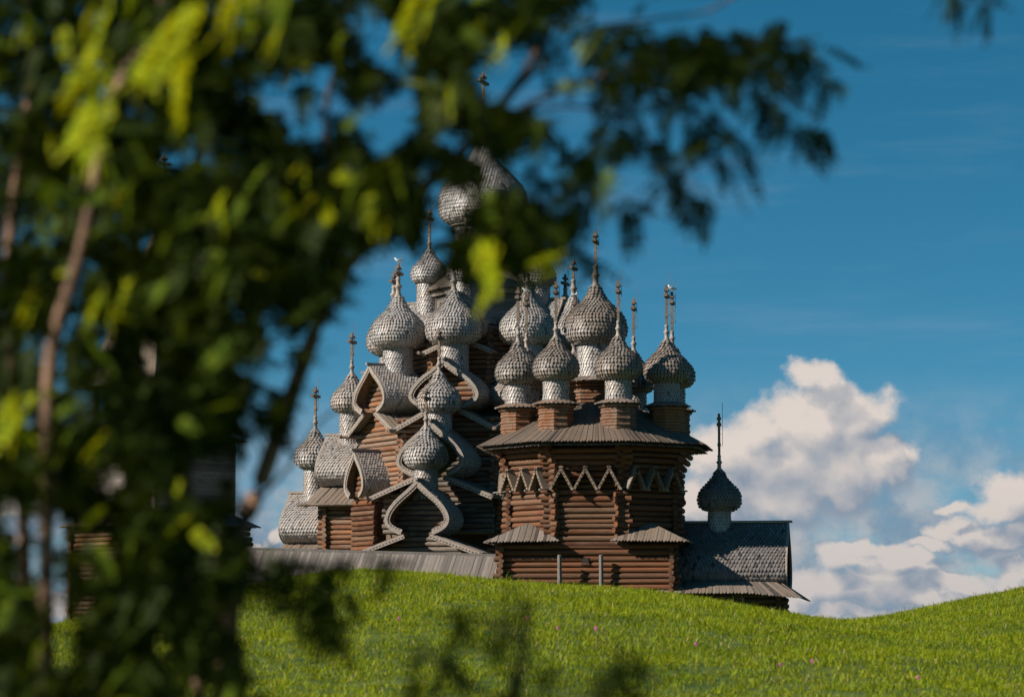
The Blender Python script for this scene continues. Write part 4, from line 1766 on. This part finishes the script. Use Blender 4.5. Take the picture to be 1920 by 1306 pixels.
# leaves that catch the sun: (x, y, depth, count, spread px)
BRIGHT = [(330, 70, 6.9, 7, 30), (335, 130, 6.9, 4, 22), (170, 120, 7.0, 6, 34), (170, 200, 7.0, 7, 34), (160, 60, 7.2, 3, 24), (450, 25, 7.0, 6, 34), (515, 65, 7.4, 2, 10),
          (790, 18, 7.3, 5, 26), (95, 262, 7.5, 1, 4), (118, 66, 7.6, 1, 4), (275, 135, 7.8, 2, 12), (150, 300, 8.0, 1, 6), (165, 580, 7.6, 2, 8), (205, 580, 7.6, 2, 10),
          (120, 500, 8.0, 1, 4), (775, 150, 8.2, 1, 6), (840, 180, 8.2, 2, 12), (1052, 166, 8.2, 1, 5), (410, 385, 8.0, 2, 10), (600, 390, 8.0, 3, 16), (640, 320, 8.2, 2, 10),
          (710, 395, 8.0, 3, 20), (920, 495, 7.8, 4, 34), (1010, 505, 8.0, 2, 22), (570, 320, 8.4, 2, 14), (40, 790, 8.0, 4, 34), (170, 870, 8.0, 3, 24), (345, 985, 8.0, 2, 18),
          (375, 990, 8.0, 1, 8), (940, 75, 8.2, 3, 20), (340, 905, 8.4, 2, 14), (500, 520, 8.4, 3, 26), (60, 560, 8.4, 2, 16), (1105, 90, 8.6, 2, 16), (240, 540, 8.4, 3, 20),
          (30, 60, 8.0, 2, 20), (230, 360, 8.4, 2, 20), (560, 120, 8.6, 3, 20), (890, 55, 8.4, 3, 18)]


def build_trees():
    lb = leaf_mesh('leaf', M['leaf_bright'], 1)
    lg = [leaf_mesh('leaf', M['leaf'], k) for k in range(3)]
    # leaning tree whose crown reaches to the right
    T1 = tree_root(420, 9.2, 'leaning rowan whose dark leafy branch reaches right across the blue sky')
    gy = ground_pt(420, 9.2)
    trunk = stem(T1, 'trunk', [(420, gy), (415, 1900), (425, 1306), (440, 1040), (490, 900), (550, 730), (600, 600), (650, 500), (745, 400), (860, 290),
                               (945, 190), (1000, 110), (1045, 20), (1080, -120)], 9.2, 0.072, 0.016)
    br = []
    br.append(stem(T1, 'branch', [(600, 600), (625, 400), (610, 220), (650, 20), (640, -200)], [9.2, 9.3, 9.4, 9.5, 9.6], 0.026, 0.010))
    b1 = stem(T1, 'branch', [(860, 290), (960, 215), (1060, 165), (1170, 130), (1290, 105), (1400, 75), (1490, 80), (1560, 130)],
              [9.2, 9.2, 9.15, 9.1, 9.1, 9.05, 9.0, 9.0], 0.020, 0.006)
    b2 = stem(T1, 'branch', [(960, 215), (1080, 200), (1180, 230), (1250, 290), (1310, 360)], [9.2, 9.2, 9.2, 9.2, 9.2], 0.012, 0.005)
    b3 = stem(T1, 'branch', [(1170, 130), (1280, 190), (1340, 240), (1380, 290)], [9.1, 9.1, 9.1, 9.1], 0.010, 0.004)
    b4 = stem(T1, 'branch', [(1400, 75), (1450, 140), (1500, 190), (1530, 235)], [9.05, 9.0, 9.0, 9.0], 0.008, 0.004)
    b5 = stem(T1, 'branch', [(860, 290), (960, 330), (1060, 350), (1130, 355), (1190, 380)], [9.2, 9.3, 9.3, 9.3, 9.3], 0.012, 0.004)
    b6 = stem(T1, 'branch', [(745, 400), (860, 430), (960, 450), (1040, 440), (1100, 460)], [9.2, 9.1, 9.0, 9.0, 9.0], 0.012, 0.004)
    b7 = stem(T1, 'branch', [(945, 190), (1080, 70), (1200, 40), (1330, 20), (1400, -30)], [9.2, 9.2, 9.2, 9.2, 9.2], 0.014, 0.005)
    b8 = stem(T1, 'branch', [(1330, 20), (1500, -60), (1700, -40), (1840, 0), (1860, 20)], [9.2, 9.2, 9.2, 9.2, 9.2], 0.008, 0.004)
    stem(T1, 'branch', [(470, 950), (545, 870), (600, 790), (680, 740)], [9.2, 9.2, 9.2, 9.3], 0.014, 0.006)
    # single leaves hung along the right-hand branches: (x, y, count, spread x, spread y)
    HANG = [(b1, [(1200, 110, 8, 60, 40), (1290, 130, 10, 70, 45), (1370, 90, 8, 50, 40), (1450, 70, 7, 50, 30), (1520, 110, 8, 26, 26), (1556, 148, 6, 8, 12),
                  (1340, 170, 8, 60, 40), (1120, 100, 5, 40, 40), (1440, 120, 5, 40, 30), (1240, 170, 7, 50, 36)]),
            (b2, [(1160, 200, 6, 40, 30), (1225, 260, 6, 14, 18), (1255, 310, 7, 12, 14), (1285, 345, 6, 10, 10), (1318, 375, 6, 10, 8), (1180, 250, 3, 22, 16), (1100, 230, 5, 40, 40)]),
            (b3, [(1280, 210, 8, 22, 30), (1310, 265, 8, 16, 20), (1350, 230, 8, 18, 26), (1345, 300, 5, 8, 8), (1392, 262, 6, 8, 18)]),
            (b4, [(1440, 170, 8, 14, 26), (1465, 205, 6, 8, 14), (1498, 235, 6, 8, 10), (1530, 240, 4, 6, 8), (1430, 110, 4, 22, 22)]),
            (b5, [(1040, 330, 8, 50, 26), (1110, 350, 8, 36, 16), (1175, 378, 7, 14, 8), (980, 330, 7, 50, 40), (1040, 390, 5, 40, 20)]),
            (b6, [(900, 440, 8, 60, 30), (990, 440, 8, 50, 26), (1060, 450, 6, 36, 26), (1090, 480, 3, 18, 18), (960, 490, 6, 60, 18), (880, 480, 4, 30, 20)]),
            (b7, [(1010, 40, 8, 50, 40), (1100, 20, 5, 40, 30), (1210, 30, 6, 60, 30), (1320, 30, 5, 50, 25), (1270, 60, 5, 50, 25)]),
            (b8, [(1800, -22, 4, 26, 8), (1848, -2, 3, 12, 8), (1780, -30, 3, 20, 8)])]
    for b, groups in HANG:
        for (x, y, n, sx, sy) in groups:
            for i in range(n):
                q = P(x + rng.normal(0, sx * 0.6), y + rng.normal(0, sy * 0.6), 9.1 + rng.normal(0, 0.16))
                az = rng.uniform(0, 6.28)
                s = rng.uniform(0.42, 0.68)
                obj('leaf', lg[i % 3], b, q - parent_origin(b), (rng.uniform(-0.5, 0.5), rng.uniform(0.2, 1.3), az), (s, s, s))
    # tree on the left with the sunlit stem
    T2 = tree_root(70, 8.6, 'many stemmed rowan filling the left edge, one bare stem lit by the sun')
    gy = ground_pt(70, 8.6)
    t2 = stem(T2, 'trunk', [(75, gy), (80, 1900), (85, 1306), (88, 900), (94, 690), (112, 600), (150, 480), (172, 380), (190, 280), (225, 150), (300, 40), (330, -200)],
              8.6, 0.050, 0.030)
    for pix, d, w0 in (([(70, gy - 200), (20, 1500), (45, 1200), (40, 900), (15, 500), (60, 100), (20, -300)], 9.4, 0.05),
                       ([(80, gy - 300), (300, 1600), (370, 1306), (362, 1100), (345, 800), (330, 560), (370, 300), (420, 60), (430, -300)], 9.9, 0.045),
                       ([(80, gy - 250), (180, 1600), (215, 1306), (235, 1050), (240, 880), (262, 640), (240, 400), (180, 200), (150, -200)], 10.2, 0.042)):
        stem(T2, 'branch', pix, d, w0, w0 * 0.55)
    br2 = t2
    # sunlit leaves as single pieces
    tgt = []
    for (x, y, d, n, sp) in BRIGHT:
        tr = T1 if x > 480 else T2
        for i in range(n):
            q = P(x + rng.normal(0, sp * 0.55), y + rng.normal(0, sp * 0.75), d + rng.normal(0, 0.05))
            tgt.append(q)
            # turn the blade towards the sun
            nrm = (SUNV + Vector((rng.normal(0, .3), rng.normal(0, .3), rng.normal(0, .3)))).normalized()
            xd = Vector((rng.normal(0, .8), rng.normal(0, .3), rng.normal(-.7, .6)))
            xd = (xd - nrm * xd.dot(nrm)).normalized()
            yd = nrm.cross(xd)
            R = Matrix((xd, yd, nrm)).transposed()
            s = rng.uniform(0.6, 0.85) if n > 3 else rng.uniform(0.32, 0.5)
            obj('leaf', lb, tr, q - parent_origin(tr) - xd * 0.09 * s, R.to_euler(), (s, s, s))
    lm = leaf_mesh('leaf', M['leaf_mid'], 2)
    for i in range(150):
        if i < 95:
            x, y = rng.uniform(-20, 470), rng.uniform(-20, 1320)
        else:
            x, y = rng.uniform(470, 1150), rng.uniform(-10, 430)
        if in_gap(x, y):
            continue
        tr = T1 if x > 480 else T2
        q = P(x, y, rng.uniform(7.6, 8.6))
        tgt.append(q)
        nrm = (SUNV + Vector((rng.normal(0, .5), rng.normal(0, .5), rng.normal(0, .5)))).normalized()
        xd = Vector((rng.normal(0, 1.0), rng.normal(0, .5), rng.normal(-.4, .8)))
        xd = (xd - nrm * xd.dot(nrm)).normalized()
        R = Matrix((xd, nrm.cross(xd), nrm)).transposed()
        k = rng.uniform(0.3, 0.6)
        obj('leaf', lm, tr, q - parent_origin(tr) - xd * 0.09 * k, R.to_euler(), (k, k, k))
    for x, y in ((160, 470), (148, 500), (135, 540), (122, 580), (108, 620), (97, 660), (92, 690)):
        tgt += [P(x + d, y, 8.6) for d in (-20, 20)]
    tg = np.array([tuple(t) for t in tgt])
    sv = np.array(SUNV)

    def free_of_rays(p, rad_):
        p = np.asarray(p)
        keep = np.ones(len(p), bool)
        for t in tg:
            d = p - t
            s = d @ sv
            off = np.linalg.norm(d - s[:, None] * sv, axis=1)
            keep &= ~((s > 0.12) & (off < rad_))
        return p[keep]
    loose = []
    while len(loose) < 150:
        x, y = rng.uniform(400, 650), rng.uniform(500, 920)
        if not any(((x - g[0]) / (g[2] * 0.9)) ** 2 + ((y - g[1]) / (g[3] * 0.9)) ** 2 < 1 for g in GAPS) and x < 640 - (y - 500) * 0.35:
            loose.append(tuple(P(x, y, rng.uniform(8.6, 9.8))))
    mp = np.array(mass_points() + loose)
    mp = free_of_rays(mp, 0.085)
    pxs = np.array([to_px(Vector(p))[0] for p in mp])
    for T, sel in ((T1, pxs > 480), (T2, pxs <= 480)):
        leaf_cloud('crown', mp[sel] - np.array(parent_origin(T)), M['leaf'], T, (0.4, 0.68), (-0.5, 1.2))['kind'] = 'stuff'
    # the rest of the crowns, out of view, shaped for shade and sun gaps
    n = 4200
    c = np.stack([rng.uniform(-4.6, 1.6, n), rng.uniform(5.6, 10.5, n), rng.uniform(1.8, 6.6, n)], -1)
    f = c[:, 1] * math.cos(TILT) + (c[:, 2] - CAMZ) * math.sin(TILT)
    sx = 960 + F * c[:, 0] / f
    sy = 653 - F * (-c[:, 1] * math.sin(TILT) + (c[:, 2] - CAMZ) * math.cos(TILT)) / f
    e = ((c[:, 0] + 1.6) / 3.2) ** 2 + ((c[:, 1] - 8.2) / 2.8) ** 2 + ((c[:, 2] - 4.0) / 2.7) ** 2
    out = ((sx < -130) | (sy < -130)) & (e < 1.0)
    c = free_of_rays(c[out], 0.10)
    leaf_cloud('crown', c - np.array(parent_origin(T2)), M['leaf'], T2, (0.9, 1.4), (0.1, 1.0))['kind'] = 'stuff'
    # young shoot at the bottom
    T3 = tree_root(960, 7.0, 'thin young rowan shoot, a dark blur low in front of the grass')
    gy = ground_pt(960, 7.0)
    tr = stem(T3, 'trunk', [(960, gy), (965, 1700), (968, 1306), (972, 1250), (985, 1200), (975, 1120)], 7.0, 0.042, 0.010, 7, 'bark_shaded')
    sb = [stem(T3, 'branch', [(985, 1200), (940, 1170), (880, 1150), (835, 1142)], 7.0, 0.014, 0.006, 6, 'bark_shaded'),
          stem(T3, 'branch', [(968, 1320), (880, 1290), (820, 1240), (790, 1200)], 7.0, 0.012, 0.005, 6, 'bark_shaded'),
          stem(T3, 'branch', [(968, 1330), (1080, 1310), (1150, 1270), (1165, 1220)], 7.0, 0.012, 0.005, 6, 'bark_shaded')]
    for b, x, y, n, sp in ((sb[0], 875, 1150, 8, 14), (sb[0], 925, 1165, 6, 14), (sb[0], 965, 1190, 5, 12), (sb[1], 825, 1225, 20, 20), (sb[1], 790, 1290, 18, 26), (sb[2], 1155, 1235, 16, 20), (sb[2], 1165, 1290, 16, 26), (tr, 968, 1285, 12, 14),
                           (sb[0], 975, 1110, 3, 12), (sb[2], 1030, 1232, 6, 14)):
        for i in range(n):
            q = P(x + rng.normal(0, sp), y + rng.normal(0, sp), 7.0 + rng.normal(0, .1))
            s = rng.uniform(0.26, 0.42)
            obj('leaf', lg[i % 3], b, q - parent_origin(b), (0, rng.uniform(0.2, 1.2), rng.uniform(0, 6.28)), (s, s, s))


build_trees()
